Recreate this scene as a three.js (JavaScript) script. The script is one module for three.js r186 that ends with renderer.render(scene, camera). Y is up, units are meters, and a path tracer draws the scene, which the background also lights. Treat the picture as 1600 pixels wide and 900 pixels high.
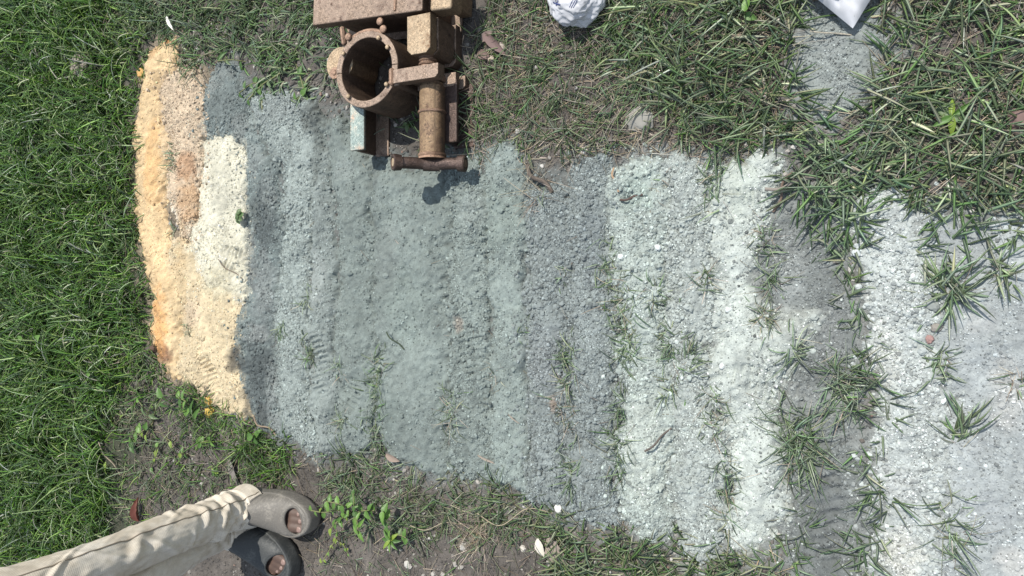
import * as THREE from 'three';
import { RoundedBoxGeometry } from 'three/addons/geometries/RoundedBoxGeometry.js';
import { MarchingCubes } from 'three/addons/objects/MarchingCubes.js';
import { mergeGeometries, mergeVertices } from 'three/addons/utils/BufferGeometryUtils.js';
import { createNoise2D, createNoise3D } from 'simplex-noise';

// ---------------------------------------------------------------- camera, sky, sun, exposure
const CAM_H = 1.35, TILT = THREE.MathUtils.degToRad(27), FOV = 42.561;
const scene = new THREE.Scene();
const camera = new THREE.PerspectiveCamera(FOV, 16 / 9, 0.05, 400);
camera.position.set(0, CAM_H, 0);
camera.up.set(0, 0, -1);
camera.lookAt(-Math.sin(TILT), CAM_H - Math.cos(TILT), 0);
const SUN = new THREE.Vector3(-0.23, 1, -0.50).normalize();
{ // hazy summer sky: pale towards the horizon and round the sun, thin cloud
  const W = 512, Hh = 256, d = new Float32Array(W * Hh * 4);
  for (let y = 0; y < Hh; y++) for (let x = 0; x < W; x++) {
    const el = ((y + .5) / Hh - .5) * Math.PI, az = ((x + .5) / W - .5) * 2 * Math.PI, v = [Math.cos(el) * Math.cos(az), Math.sin(el), Math.cos(el) * Math.sin(az)];
    const up = Math.max(0, v[1]), hz = Math.pow(1 - up, 3), s = Math.max(0, v[0] * SUN.x + v[1] * SUN.y + v[2] * SUN.z), halo = .5 * Math.pow(s, 24) + .25 * Math.pow(s, 5);
    const px = v[0] / (up + .25), pz = v[2] / (up + .25), cl = Math.max(0, .5 * Math.sin(px * 2.1 + 1.3 * Math.sin(pz * 1.7)) + .3 * Math.sin(pz * 3.3 + 2 * Math.sin(px * 1.9 + .6)) + .2 * Math.sin(px * 7 + pz * 5) - .1) * .8 * Math.min(1, up * 4);
    const z = [.30, .42, .62], h = [.74, .78, .82], g = [.20, .20, .17];
    for (let k = 0; k < 3; k++) { let c = z[k] + (h[k] - z[k]) * hz + halo * [1, .95, .86][k]; c += (1.0 - c) * cl * .7; d[(y * W + x) * 4 + k] = v[1] > 0 ? c : g[k]; } d[(y * W + x) * 4 + 3] = 1; }
  const t = new THREE.DataTexture(d, W, Hh, THREE.RGBAFormat, THREE.FloatType); t.mapping = THREE.EquirectangularReflectionMapping; t.magFilter = THREE.LinearFilter; t.needsUpdate = true;
  scene.background = t; scene.environment = t;
}
const sun = new THREE.DirectionalLight(new THREE.Color(1, 0.955, 0.885), 5);
sun.position.copy(SUN).multiplyScalar(6); sun.target.position.set(-0.9, 0, 0);
sun.castShadow = true; sun.shadow.mapSize.set(4096, 4096);
Object.assign(sun.shadow.camera, { left: -3, right: 3, top: 3, bottom: -3, near: 0.5, far: 14 });
scene.add(sun, sun.target);
const renderer = new THREE.WebGLRenderer({ antialias: true });
renderer.toneMapping = THREE.LinearToneMapping;
renderer.toneMappingExposure = 1.0;
renderer.shadowMap.enabled = true;

// ---------------------------------------------------------------- small helpers
function rng(seed) { let a = seed >>> 0; return () => { a = (a + 0x6D2B79F5) | 0; let t = Math.imul(a ^ (a >>> 15), 1 | a); t = (t + Math.imul(t ^ (t >>> 7), 61 | t)) ^ t; return ((t ^ (t >>> 14)) >>> 0) / 4294967296; }; }
const R = rng(20240611);
const rr = (a, b, r = R) => a + (b - a) * r();
const n2 = createNoise2D(rng(7)), n2b = createNoise2D(rng(19)), n3 = createNoise3D(rng(23));
const fbm = (x, y, o = 4, n = n2) => { let s = 0, a = 0.5, f = 1; for (let i = 0; i < o; i++) { s += a * n(x * f, y * f); a *= 0.5; f *= 2.03; } return s; };
const clamp = (v, a = 0, b = 1) => Math.min(b, Math.max(a, v));
const sstep = (a, b, x) => { const t = clamp((x - a) / (b - a)); return t * t * (3 - 2 * t); };
const lerp = (a, b, t) => a + (b - a) * t;
const V = (x, y, z) => new THREE.Vector3(x, y, z);
const FL = (900 / 2) / Math.tan(THREE.MathUtils.degToRad(FOV / 2));
// survey: the place on the ground (or at height h over it) that lies at a point of the 1600 x 900 photograph
function P(px, py, h = 0) {
  const u = (px - 800) / FL, v = (py - 450) / FL;
  const dx = -Math.sin(TILT) + u * Math.cos(TILT), dy = -Math.cos(TILT) - u * Math.sin(TILT), t = (h - CAM_H) / dy;
  return V(dx * t, h, v * t);
}
const used = new Map();
function nm(name) { const k = used.get(name); used.set(name, (k ?? -1) + 1); return k === undefined ? name : `${name}_${String(k + 1).padStart(3, '0')}`; }
function tag(o, label, category, group, kind) {
  o.userData = {}; if (label) o.userData.label = label; if (category) o.userData.category = category;
  if (group) o.userData.group = group; if (kind) o.userData.kind = kind; return o;
}
function top(o, name, label, category, group, kind) { o.name = nm(name); tag(o, label, category, group, kind); o.castShadow = o.receiveShadow = true; scene.add(o); return o; }
function thing(name, label, category, pos, group) { const g = new THREE.Group(); top(g, name, label, category, group); g.position.copy(pos); return g; }
function part(parent, name, geo, mat, label) { const m = new THREE.Mesh(geo, mat); m.name = name; m.castShadow = m.receiveShadow = true; if (label) m.userData.label = label; parent.add(m); return m; }
const lin = (r, g, b) => new THREE.Color().setRGB(r, g, b);

// ---------------------------------------------------------------- procedural textures (all tile)
function tileNoise(S, period, seed) {
  const r = rng(seed), L = new Float32Array(period * period); for (let i = 0; i < L.length; i++) L[i] = r() * 2 - 1;
  const out = new Float32Array(S * S), k = period / S;
  for (let y = 0; y < S; y++) { const fy = y * k, iy = Math.floor(fy), ty = fy - iy, sy = ty * ty * (3 - 2 * ty), y0 = (iy % period) * period, y1 = ((iy + 1) % period) * period;
    for (let x = 0; x < S; x++) { const fx = x * k, ix = Math.floor(fx), tx = fx - ix, sx = tx * tx * (3 - 2 * tx), x0 = ix % period, x1 = (ix + 1) % period;
      out[y * S + x] = lerp(lerp(L[y0 + x0], L[y0 + x1], sx), lerp(L[y1 + x0], L[y1 + x1], sx), sy); } }
  return out;
}
function specks(S, n, r0, r1, seed, hf, vf) { // round grains, wrapped
  const H = new Float32Array(S * S), C = new Float32Array(S * S), r = rng(seed);
  for (let i = 0; i < n; i++) { const cx = r() * S, cy = r() * S, q = r0 + (r1 - r0) * Math.pow(r(), 2.5), v = vf(r), el = 0.65 + r() * 0.5, an = r() * 3.14, ca = Math.cos(an), sa = Math.sin(an), b = Math.ceil(q * 1.3);
    for (let y = -b; y <= b; y++) for (let x = -b; x <= b; x++) { const X = (x * ca + y * sa) / q, Y = (-x * sa + y * ca) / (q * el), d = X * X + Y * Y; if (d > 1) continue;
      const k = ((Math.floor(cy + y) + S) % S) * S + ((Math.floor(cx + x) + S) % S), h = Math.sqrt(1 - d) * hf * q; if (h >= H[k]) { H[k] = h; C[k] = v; } } }
  return { H, C };
}
function mkTex(S, f, srgb = false) {
  const d = new Uint8Array(S * S * 4);
  for (let i = 0; i < S * S; i++) { const c = f(i); for (let k = 0; k < 3; k++) d[i * 4 + k] = clamp(Array.isArray(c) ? c[k] : c) * 255; d[i * 4 + 3] = 255; }
  const t = new THREE.DataTexture(d, S, S); t.wrapS = t.wrapT = THREE.RepeatWrapping; t.magFilter = THREE.LinearFilter; t.minFilter = THREE.LinearMipmapLinearFilter; t.generateMipmaps = true;
  if (srgb) t.colorSpace = THREE.SRGBColorSpace; t.needsUpdate = true; return t;
}
const S = 1024, nA = tileNoise(S, 16, 1), nB = tileNoise(S, 64, 2), nC = tileNoise(S, 256, 3), nD = tileNoise(S, 512, 4);
// 0.6 m per tile; stored at 0.62 of full so that grains can be lighter than the powder round them
const GREY = 0.62;
function grainSet(count, r0, r1, seed, contrast, bright) {
  const sp = specks(S, count, r0, r1, seed, 1, (r) => { const t = r(); return t < bright ? rr(0.14, 0.4, r) : rr(-0.16, 0.13, r); });
  const col = mkTex(S, (i) => GREY * (1 + contrast * (0.10 * nD[i] + 0.10 * nC[i] + 0.08 * nB[i] + 0.05 * nA[i]) + (sp.H[i] > 0.6 ? sp.C[i] * contrast : 0)));
  const bump = mkTex(S, (i) => 0.25 + 0.05 * nD[i] + 0.05 * nC[i] + 0.06 * nB[i] + sp.H[i] / r1 * 0.6);
  return { col, bump };
}
const fineG = grainSet(16000, 0.7, 3.0, 11, 1.05, 0.30), coarseG = grainSet(26000, 0.9, 4.6, 12, 1.35, 0.32), soilG = grainSet(12000, 0.8, 6, 13, 1.5, 0.16);
const groundMat = (g, bs, rough = 0.97) => new THREE.MeshStandardMaterial({ color: lin(1 / GREY, 1 / GREY, 1 / GREY), vertexColors: true, map: g.col, bumpMap: g.bump, bumpScale: bs, roughness: rough });
const M = {
  powder: groundMat(fineG, 0.0021), gravelly: groundMat(coarseG, 0.0023), soil: groundMat(soilG, 0.005, 0.95),
  blade: new THREE.MeshPhysicalMaterial({ color: 0xffffff, roughness: 0.4, clearcoat: 0.6, clearcoatRoughness: 0.3, vertexColors: true, transmission: 0.18, thickness: 0, side: THREE.DoubleSide }),
  straw: new THREE.MeshStandardMaterial({ color: 0xffffff, roughness: 0.75, vertexColors: true, side: THREE.DoubleSide }),
  stone: new THREE.MeshStandardMaterial({ color: 0xffffff, roughness: 0.9 }),
};
// ---------------------------------------------------------------- heaps of drill cuttings: outlines in photograph coordinates, heights in metres
const C = { orange: [.555, .41, .235], peach: [.46, .365, .26], rust: [.42, .27, .15], cream: [.53, .505, .40], beige: [.51, .42, .275], dark: [.155, .185, .178], pale: [.235, .269, .253], mid: [.172, .202, .187], blue: [.184, .209, .203], mint: [.305, .345, .318], chalk: [.30, .33, .31], white: [.385, .418, .385], dust: [.16, .174, .167], row: [.36, .388, .372], ice: [.30, .325, .322] };
const HEAPS = [
  ['cuttings_heap', 'orange-yellow sand strip, the outermost heap along the green lawn', [[240, 78], [262, 56], [284, 74], [272, 108], [258, 126], [256, 180], [264, 215], [268, 262], [262, 330], [272, 400], [288, 430], [287, 530], [282, 590], [250, 560], [238, 500], [236, 440], [222, 380], [214, 330], [216, 270], [211, 215], [222, 190], [226, 140], [230, 100]], C.orange, .032, .035, 'f', 260],
  ['cuttings_heap', 'pinkish tan grainy heap beside the top of the orange strip', [[260, 122], [300, 108], [320, 135], [322, 205], [320, 260], [314, 330], [302, 375], [284, 362], [266, 300], [268, 250], [260, 200], [254, 150]], C.peach, .026, .03, 'g', 900],
  ['cuttings_heap', 'cream white heap between the tan heaps and the dark grey row', [[318, 225], [345, 203], [385, 213], [392, 270], [389, 330], [389, 400], [393, 450], [375, 482], [340, 472], [305, 432], [290, 390], [303, 340], [314, 280]], C.cream, .024, .045, 'f', 900],
  ['cuttings_heap', 'pale beige sand heap at the lower end of the orange strip', [[264, 385], [298, 372], [330, 430], [372, 452], [388, 468], [374, 520], [382, 560], [393, 610], [393, 648], [365, 650], [330, 625], [298, 600], [276, 572], [280, 520], [268, 440]], C.beige, .024, .042, 'f', 900],
  ['cuttings_heap', 'darkest slate grey row of cuttings, beside the cream and beige heaps', [[318, 150], [342, 98], [375, 112], [392, 150], [398, 200], [440, 255], [447, 330], [444, 420], [438, 480], [434, 560], [442, 640], [457, 692], [425, 674], [393, 642], [380, 600], [366, 545], [380, 470], [394, 400], [386, 320], [382, 230], [350, 215], [320, 222]], C.dark, .022, .035, 'g', 1500],
  ['cuttings_heap', 'pale grey pebbly row directly right of the dark slate row', [[390, 152], [430, 148], [470, 160], [490, 210], [493, 300], [489, 420], [490, 520], [489, 600], [496, 660], [502, 702], [465, 692], [440, 657], [432, 590], [436, 500], [442, 420], [446, 320], [440, 258], [405, 210]], C.pale, .03, .04, 'g', 1800],
  ['cuttings_heap', 'narrow grey-green row with a smooth mound, second right of the dark slate row', [[470, 160], [505, 173], [517, 240], [527, 330], [532, 430], [530, 520], [532, 600], [534, 703], [500, 702], [487, 640], [483, 560], [485, 440], [489, 330], [486, 230]], C.pale.map((v) => v * .86), .036, .035, 'f', 900],
  ['cuttings_heap', 'grey-green row starting in a mound below the steel channel foot', [[508, 190], [545, 188], [560, 225], [587, 255], [590, 340], [586, 430], [591, 520], [590, 600], [584, 692], [560, 708], [530, 702], [525, 620], [527, 520], [529, 420], [524, 315], [513, 245]], C.mid, .036, .04, 'f', 900],
  ['cuttings_heap', 'widest smooth grey-green heap, bulging out at its lower end', [[583, 250], [640, 262], [700, 270], [706, 350], [702, 430], [706, 520], [708, 600], [706, 680], [707, 732], [670, 738], [632, 724], [597, 695], [582, 640], [587, 560], [585, 440], [584, 340]], C.mid.map((v) => v * 1.02), .035, .045, 'f', 900],
  ['cuttings_heap', 'grey-green lumpy row directly below the clamp handle', [[698, 262], [740, 248], [764, 280], [768, 360], [767, 450], [770, 540], [770, 620], [772, 738], [740, 740], [703, 730], [700, 640], [702, 540], [698, 430], [700, 340]], C.mid.map((v) => v * 1.04), .034, .035, 'g', 1300],
  ['cuttings_heap', 'light grey-green row left of the bluish gravel rows', [[748, 248], [795, 226], [822, 250], [828, 320], [826, 420], [830, 520], [828, 600], [830, 700], [832, 772], [800, 765], [766, 738], [764, 640], [764, 540], [762, 420], [762, 310]], C.mid.map((v) => v * 1.18), .034, .035, 'f', 1100],
  ['cuttings_heap', 'bluish grey gravel row with a grass-filled furrow on its right', [[820, 298], [850, 300], [890, 288], [897, 380], [892, 480], [892, 560], [887, 650], [890, 720], [892, 792], [850, 782], [827, 767], [825, 680], [825, 560], [823, 430]], C.blue, .03, .03, 'g', 2600],
  ['cuttings_heap', 'bluish grey gravel row ending at the steep edge of the pale mint heap', [[883, 275], [910, 248], [945, 250], [957, 300], [954, 380], [957, 430], [964, 520], [967, 620], [964, 700], [960, 812], [925, 818], [887, 790], [884, 700], [886, 560], [888, 440], [886, 340]], C.blue.map((v) => v * 1.05), .03, .03, 'g', 2600],
  ['cuttings_heap', 'pale mint heap right of the bluish gravel, holding a bent twig near its top', [[953, 275], [985, 250], [1030, 248], [1047, 300], [1048, 400], [1043, 500], [1051, 600], [1053, 700], [1048, 812], [1020, 844], [985, 814], [966, 760], [970, 660], [968, 560], [960, 460], [953, 370]], C.mint, .042, .04, 'g', 1800],
  ['cuttings_heap', 'chalky gravel row tapering to the lowest point of the spread', [[1033, 252], [1075, 248], [1107, 278], [1118, 360], [1118, 450], [1108, 540], [1118, 620], [1138, 700], [1133, 780], [1122, 852], [1095, 874], [1075, 853], [1048, 802], [1046, 700], [1043, 580], [1040, 470], [1043, 370]], C.chalk, .036, .035, 'g', 2600],
  ['cuttings_heap', 'broad whitish powder heap with a lobe reaching right across the grey dust', [[1106, 290], [1143, 260], [1190, 236], [1223, 243], [1218, 310], [1192, 370], [1182, 430], [1195, 478], [1240, 478], [1285, 482], [1280, 520], [1236, 580], [1218, 640], [1228, 700], [1228, 780], [1212, 842], [1180, 868], [1150, 857], [1133, 800], [1137, 720], [1118, 650], [1106, 570], [1102, 470], [1109, 380]], C.white, .036, .045, 'f', 1500],
  ['dust_patch', 'flat grey dust patch between the two whitish rows', [[1185, 370], [1240, 300], [1290, 350], [1312, 420], [1340, 470], [1356, 540], [1346, 620], [1310, 650], [1320, 700], [1365, 740], [1378, 820], [1373, 930], [1248, 940], [1238, 820], [1222, 740], [1225, 640], [1220, 560], [1180, 480]], C.dust, .006, .03, 'f', 2600],
  ['cuttings_heap', 'long whitish heap of flat chips, right of the grassy strip', [[1338, 308], [1370, 296], [1422, 300], [1442, 350], [1462, 420], [1467, 500], [1472, 600], [1482, 700], [1472, 800], [1467, 960], [1350, 960], [1364, 820], [1374, 700], [1370, 600], [1353, 500], [1343, 420]], C.row, .026, .04, 'g', 2200],
  ['dust_patch', 'wide bluish white dust sheet along the right end of the spread', [[1436, 345], [1500, 338], [1600, 348], [1720, 360], [1760, 960], [1450, 960], [1465, 800], [1470, 680], [1462, 560], [1454, 450]], C.ice, .014, .05, 'f', 3000],
  ['dust_patch', 'small grey dust patch in the grass below the white sack corner', [[1262, 20], [1372, 15], [1378, 90], [1352, 180], [1302, 192], [1258, 165]], [.205, .226, .214], .008, .03, 'f', 900],
];
// worn or stained places: px, py, half width, half length (photo pixels), colour, strength
const STAINS = [
  [262, 552, 16, 22, [0.139, 0.063, 0.036], .85], [247, 80, 14, 14, [0.348, 0.16, 0.048], .3], [268, 62, 8, 10, [0.261, 0.109, 0.032], .8], [296, 262, 18, 26, [0.313, 0.185, 0.104], .8], [300, 315, 18, 40, C.rust, .75], [305, 490, 16, 26, C.peach, .7],
  [275, 345, 8, 30, [0.626, 0.554, 0.44], .8], [245, 260, 14, 70, [0.505, 0.281, 0.104], .5], [255, 500, 16, 60, [0.539, 0.277, 0.096], .7], [285, 440, 12, 80, [0.548, 0.42, 0.248], .8], [345, 440, 30, 30, [0.435, 0.395, 0.272], .6],
  [360, 300, 26, 60, [0.452, 0.437, 0.352], .6], [372, 560, 14, 20, [0.0522, 0.0504, 0.044], .85], [410, 590, 30, 90, [0.0391, 0.0462, 0.048], .7], [418, 345, 20, 66, [.078, .092, .092], .85], [355, 160, 30, 50, [0.109, 0.126, 0.12], .7],
  [415, 470, 22, 50, [0.148, 0.168, 0.164], .7], [440, 170, 40, 30, [0.174, 0.193, 0.188], .5], [495, 185, 26, 26, [0.087, 0.0966, 0.088], .7], [500, 240, 10, 50, [0.087, 0.101, 0.092], .6], [560, 330, 22, 50, [0.122, 0.143, 0.132], .5],
  [640, 480, 40, 70, [0.174, 0.21, 0.192], .5], [610, 650, 30, 40, [0.131, 0.16, 0.146], .6], [660, 700, 40, 30, [0.131, 0.155, 0.144], .4], [790, 340, 40, 60, [0.2, 0.239, 0.212], .5], [930, 380, 20, 70, [0.144, 0.164, 0.168], .5], [860, 560, 40, 60, [0.196, 0.214, 0.216], .5],
  [1000, 300, 30, 40, [0.27, 0.328, 0.292], .6], [1010, 700, 40, 90, [0.409, 0.445, 0.4], .6], [1160, 290, 30, 50, [0.452, 0.496, 0.432], .5], [1240, 500, 40, 30, [0.365, 0.386, 0.352], .5], [1235, 400, 30, 50, [0.209, 0.223, 0.212], .6],
  [1290, 800, 40, 90, [0.109, 0.119, 0.118], .6], [1280, 600, 50, 30, [0.139, 0.151, 0.144], .5], [1380, 560, 30, 60, [0.452, 0.462, 0.424], .5], [1400, 760, 40, 40, [0.313, 0.328, 0.32], .6], [1410, 860, 40, 40, [0.479, 0.479, 0.432], .6],
  [1540, 560, 50, 30, [.25, .275, .28], .5], [1530, 500, 30, 30, [0.348, 0.361, 0.352], .6], [1520, 680, 40, 40, [.255, .272, .272], .5], [1570, 620, 30, 60, [0.409, 0.412, 0.392], .6], [1540, 800, 50, 50, [0.27, 0.29, 0.296], .5], [1520, 400, 40, 30, [0.261, 0.281, 0.28], .6], [1590, 880, 40, 30, [0.435, 0.437, 0.416], .7],
  [720, 505, 8, 14, [0.261, 0.202, 0.16], .5], [868, 630, 6, 12, [0.313, 0.21, 0.144], .5],
  [1235, 440, 30, 40, [.26, .28, .27], .6], [1300, 520, 24, 60, [.21, .22, .215], .5], [1270, 620, 40, 20, [.25, .265, .255], .5], [1330, 850, 30, 40, [.19, .2, .195], .5], [1315, 150, 30, 20, [.22, .24, .23], .5], [1300, 70, 20, 30, [.19, .205, .2], .5],
  [425, 300, 10, 40, [.2, .225, .215], .7], [400, 330, 8, 30, [.085, .098, .094], .6], [335, 130, 12, 22, [.2, .215, .2], .6], [400, 430, 10, 26, [.09, .1, .098], .6], [405, 520, 20, 16, [.2, .215, .205], .7], [415, 640, 14, 20, [.07, .078, .076], .6], [380, 200, 12, 22, [.17, .185, .175], .7], [432, 660, 10, 24, [.2, .215, .205], .6], [500, 440, 16, 50, [.275, .3, .285], .5], [745, 330, 24, 40, [.2, .226, .21], .5], [610, 400, 20, 60, [.16, .182, .17], .5], [545, 270, 16, 24, [.2, .226, .214], .5], [590, 270, 10, 26, [.13, .148, .138], .6],
  [405, 250, 14, 30, [.19, .21, .2], .6], [418, 440, 16, 50, [.2, .22, .21], .7], [395, 400, 10, 60, [.17, .18, .17], .5], [430, 600, 10, 40, [.2, .22, .21], .6], [350, 110, 20, 30, [.15, .165, .155], .6],
];
// shoe prints: px, py, turn (degrees), half length, half width (m), ridge spacing (m)
const PRINTS = [[418, 325, -55, .10, .04, .016], [505, 572, 8, .09, .035, .013], [548, 625, -30, .07, .035, .013], [738, 545, 5, .06, .03, .014], [845, 740, 80, .07, .04, .011], [1160, 320, 85, .10, .03, .012], [372, 410, 60, .06, .04, .012], [330, 590, 10, .06, .04, .012], [930, 680, 80, .06, .03, .011], [395, 560, 5, .05, .03, .013], [1290, 790, 4, .12, .03, .02], [335, 380, -50, .06, .04, .012], [1200, 600, 70, .08, .03, .013]];
function smoothPoly(pts) { // px outline -> rounded ground outline [x, z]
  const g = pts.map(([a, b]) => { const p = P(a, b); return [p.x, p.z]; }), o = [], n = g.length;
  for (let i = 0; i < n; i++) { const p0 = g[(i + n - 1) % n], p1 = g[i], p2 = g[(i + 1) % n], p3 = g[(i + 2) % n];
    for (const t of [0, .5]) { const t2 = t * t, t3 = t2 * t; o.push([0, 1].map((k) => .5 * (2 * p1[k] + (p2[k] - p0[k]) * t + (2 * p0[k] - 5 * p1[k] + 4 * p2[k] - p3[k]) * t2 + (3 * p1[k] - p0[k] - 3 * p2[k] + p3[k]) * t3))); } }
  return o;
}
function sdf(poly, x, z) { // positive inside
  let d = 1e9, inside = false; const n = poly.length;
  for (let i = 0, j = n - 1; i < n; j = i++) { const ax = poly[j][0], az = poly[j][1], bx = poly[i][0], bz = poly[i][1], ex = bx - ax, ez = bz - az, wx = x - ax, wz = z - az;
    const t = clamp((wx * ex + wz * ez) / (ex * ex + ez * ez + 1e-12)), qx = wx - ex * t, qz = wz - ez * t; d = Math.min(d, qx * qx + qz * qz);
    if ((az > z) !== (bz > z) && x < (bx - ax) * (z - az) / (bz - az) + ax) inside = !inside; }
  return inside ? Math.sqrt(d) : -Math.sqrt(d);
}
const soilH = (x, z) => .009 * fbm(x * 2.4, z * 2.4, 3) + .005 * fbm(x * 11 + 5, z * 11, 3, n2b) + .0022 * n2(x * 60, z * 60);
const stains = STAINS.map(([a, b, w, h, c, s]) => { const p = P(a, b), q = P(a + w, b), r = P(a, b + h); return { x: p.x, z: p.z, a: 1 / (q.x - p.x), b: 1 / (r.z - p.z), c, s }; });
const prints = PRINTS.map(([a, b, t, L, W, k]) => { const p = P(a, b), r = t * Math.PI / 180; return { x: p.x, z: p.z, c: Math.cos(r), s: Math.sin(r), L, W, k: 2 * Math.PI / k }; });
function printH(x, z) { let h = 0; for (const p of prints) { const dx = x - p.x, dz = z - p.z; if (Math.abs(dx) > .14 || Math.abs(dz) > .14) continue; const l = dx * p.s + dz * p.c, w = dx * p.c - dz * p.s, e = 1 - (l / p.L) ** 2 - (w / p.W) ** 2; if (e > 0) h += sstep(0, .35, e) * (-.004 + .0045 * Math.sin(l * p.k + 2.2 * Math.sin(w * 40)) * (0.5 + 0.5 * n2(x * 14, z * 14))); } return h; }
function stainCol(x, z, c) { for (const s of stains) { const u = (x - s.x) * s.a, v = (z - s.z) * s.b, d = u * u + v * v; if (d > 3.2) continue; const k = s.s * clamp(1.25 - d + .9 * fbm(x * 22, z * 22, 4, n2b)); if (k > 0) for (let i = 0; i < 3; i++) c[i] += (s.c[i] - c[i]) * Math.min(k, s.s); } return c; }
const heaps = HEAPS.map(([name, label, pts, col, H, w, kind, stones], idx) => {
  const poly = smoothPoly(pts), xs = poly.map((p) => p[0]), zs = poly.map((p) => p[1]);
  const st = .003, x0 = Math.min(...xs) - .035, z0 = Math.min(...zs) - .035, nx = Math.ceil((Math.max(...xs) + .035 - x0) / st) + 1, nz = Math.ceil((Math.max(...zs) + .035 - z0) / st) + 1;
  const h = new Float32Array(nx * nz), dd = new Float32Array(nx * nz), rg = rng(500 + idx), rough = kind === 'g' ? .55 : .18, flat = H < .02;
  for (let j = 0; j < nz; j++) for (let i = 0; i < nx; i++) { const x = x0 + i * st, z = z0 + j * st;
    const d = sdf(poly, x, z) + .006 + (flat ? .03 : .024) * fbm(x * 8 + idx, z * 8, 3) + .013 * fbm(x * 45, z * 45, 2, n2b);
    const lump = 1 + .62 * fbm(x * 8 + idx * 3, z * 4, 4) + .12 * n2b(x * 26, z * 20);
    let e = d > 0 ? H * .7 * (1 - Math.exp(-d / w * 1.25)) * lump : d * .7;
    e += (d > -.01 ? 1 : 0) * (rough * (.0022 * n2(x * 85, z * 85) + .0020 * Math.max(0, n2b(x * 150, z * 150)) + .0011 * (rg() - .5)) + printH(x, z) * (d > .01 ? 1 : 0));
    h[j * nx + i] = soilH(x, z) * .8 + e - .001; dd[j * nx + i] = d; }
  return { name, label, poly, col, kind, stones, idx, x0, z0, nx, nz, st, h, dd, x1: x0 + (nx - 1) * st, z1: z0 + (nz - 1) * st };
});
function look(p, a, x, z) { const u = (x - p.x0) / p.st, v = (z - p.z0) / p.st, i = Math.floor(u), j = Math.floor(v); if (i < 0 || j < 0 || i >= p.nx - 1 || j >= p.nz - 1) return null; const s = u - i, t = v - j, k = j * p.nx + i; return lerp(lerp(a[k], a[k + 1], s), lerp(a[k + p.nx], a[k + p.nx + 1], s), t); }
function heapDist(x, z) { let d = -1, w = null; for (const p of heaps) { const v = look(p, p.dd, x, z); if (v !== null && v > d) { d = v; w = p; } } return [d, w]; }
function surf(x, z) { let h = soilH(x, z); for (const p of heaps) { const v = look(p, p.h, x, z); if (v !== null && v > h) h = v; } return h; }
const on = (px, py, lift = 0) => { const p = P(px, py, .02); p.y = surf(p.x, p.z) + lift; return p; };

// ---------------------------------------------------------------- ground sheet: fine where it is seen, reaching out to the horizon
function axis(a, b, st) { const v = []; for (let x = a; x <= b + 1e-6; x += st) v.push(x); let s = st, lo = a, hi = b; const L = [], U = []; while (hi < 150) { s *= 1.45; lo -= s; hi += s; L.unshift(lo); U.push(hi); } return [...L, ...v, ...U]; }
let GROUND;
{
  const X = axis(-2.9, .42, .0065), Z = axis(-1.12, 1.12, .0065), nx = X.length, nz = Z.length, pos = new Float32Array(nx * nz * 3), col = new Float32Array(nx * nz * 3), uv = new Float32Array(nx * nz * 2), ind = [];
  const rg = rng(77);
  for (let j = 0; j < nz; j++) for (let i = 0; i < nx; i++) { const k = j * nx + i, x = X[i], z = Z[j];
    const near = Math.abs(z) < 1.2 && x > -3 && x < .5; const [d] = near ? heapDist(x, z) : [-1];
    pos[k * 3] = x; pos[k * 3 + 1] = near ? soilH(x, z) + .0028 * Math.max(0, n2(x * 120, z * 120)) + .0012 * (rg() - .5) + .004 * Math.max(0, fbm(x * 30, z * 30, 2, n2b)) - (d > .03 ? .012 : 0) : .01 * fbm(x * .5, z * .5, 2); pos[k * 3 + 2] = z;
    const t = .5 + .6 * fbm(x * 3, z * 3, 4), g = .5 + .7 * fbm(x * 14, z * 14, 3, n2b);
    let c = [lerp(.068, .125, t), lerp(.06, .111, t), lerp(.052, .098, t)].map((v) => v * (0.8 + .45 * g));
    const lawn = sstep(-1.75, -1.95, x + .1 * n2(z * 3, 4)); c = c.map((v, q) => lerp(v, [.035, .045, .022][q], lawn * .75));
    const du = near ? sstep(-.05, .01, d + .05 * fbm(x * 20, z * 20, 3)) : 0; const dc = x < -1.5 ? [.3, .24, .16] : x > -.45 ? [.26, .29, .28] : [.15, .175, .17]; c = c.map((v, q) => lerp(v, dc[q], du * .62));
    col.set(c, k * 3); uv[k * 2] = x / .6; uv[k * 2 + 1] = z / .6;
    if (i < nx - 1 && j < nz - 1) ind.push(k, k + nx, k + 1, k + 1, k + nx, k + nx + 1); }
  const g = new THREE.BufferGeometry(); g.setAttribute('position', new THREE.BufferAttribute(pos, 3)); g.setAttribute('color', new THREE.BufferAttribute(col, 3)); g.setAttribute('uv', new THREE.BufferAttribute(uv, 2)); g.setIndex(ind); g.computeVertexNormals();
  const groundMesh = top(new THREE.Mesh(g, M.soil), 'ground', 'bare brown-grey soil under the grass and around the cuttings', null, null, 'structure');
  GROUND = groundMesh;
}

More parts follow.
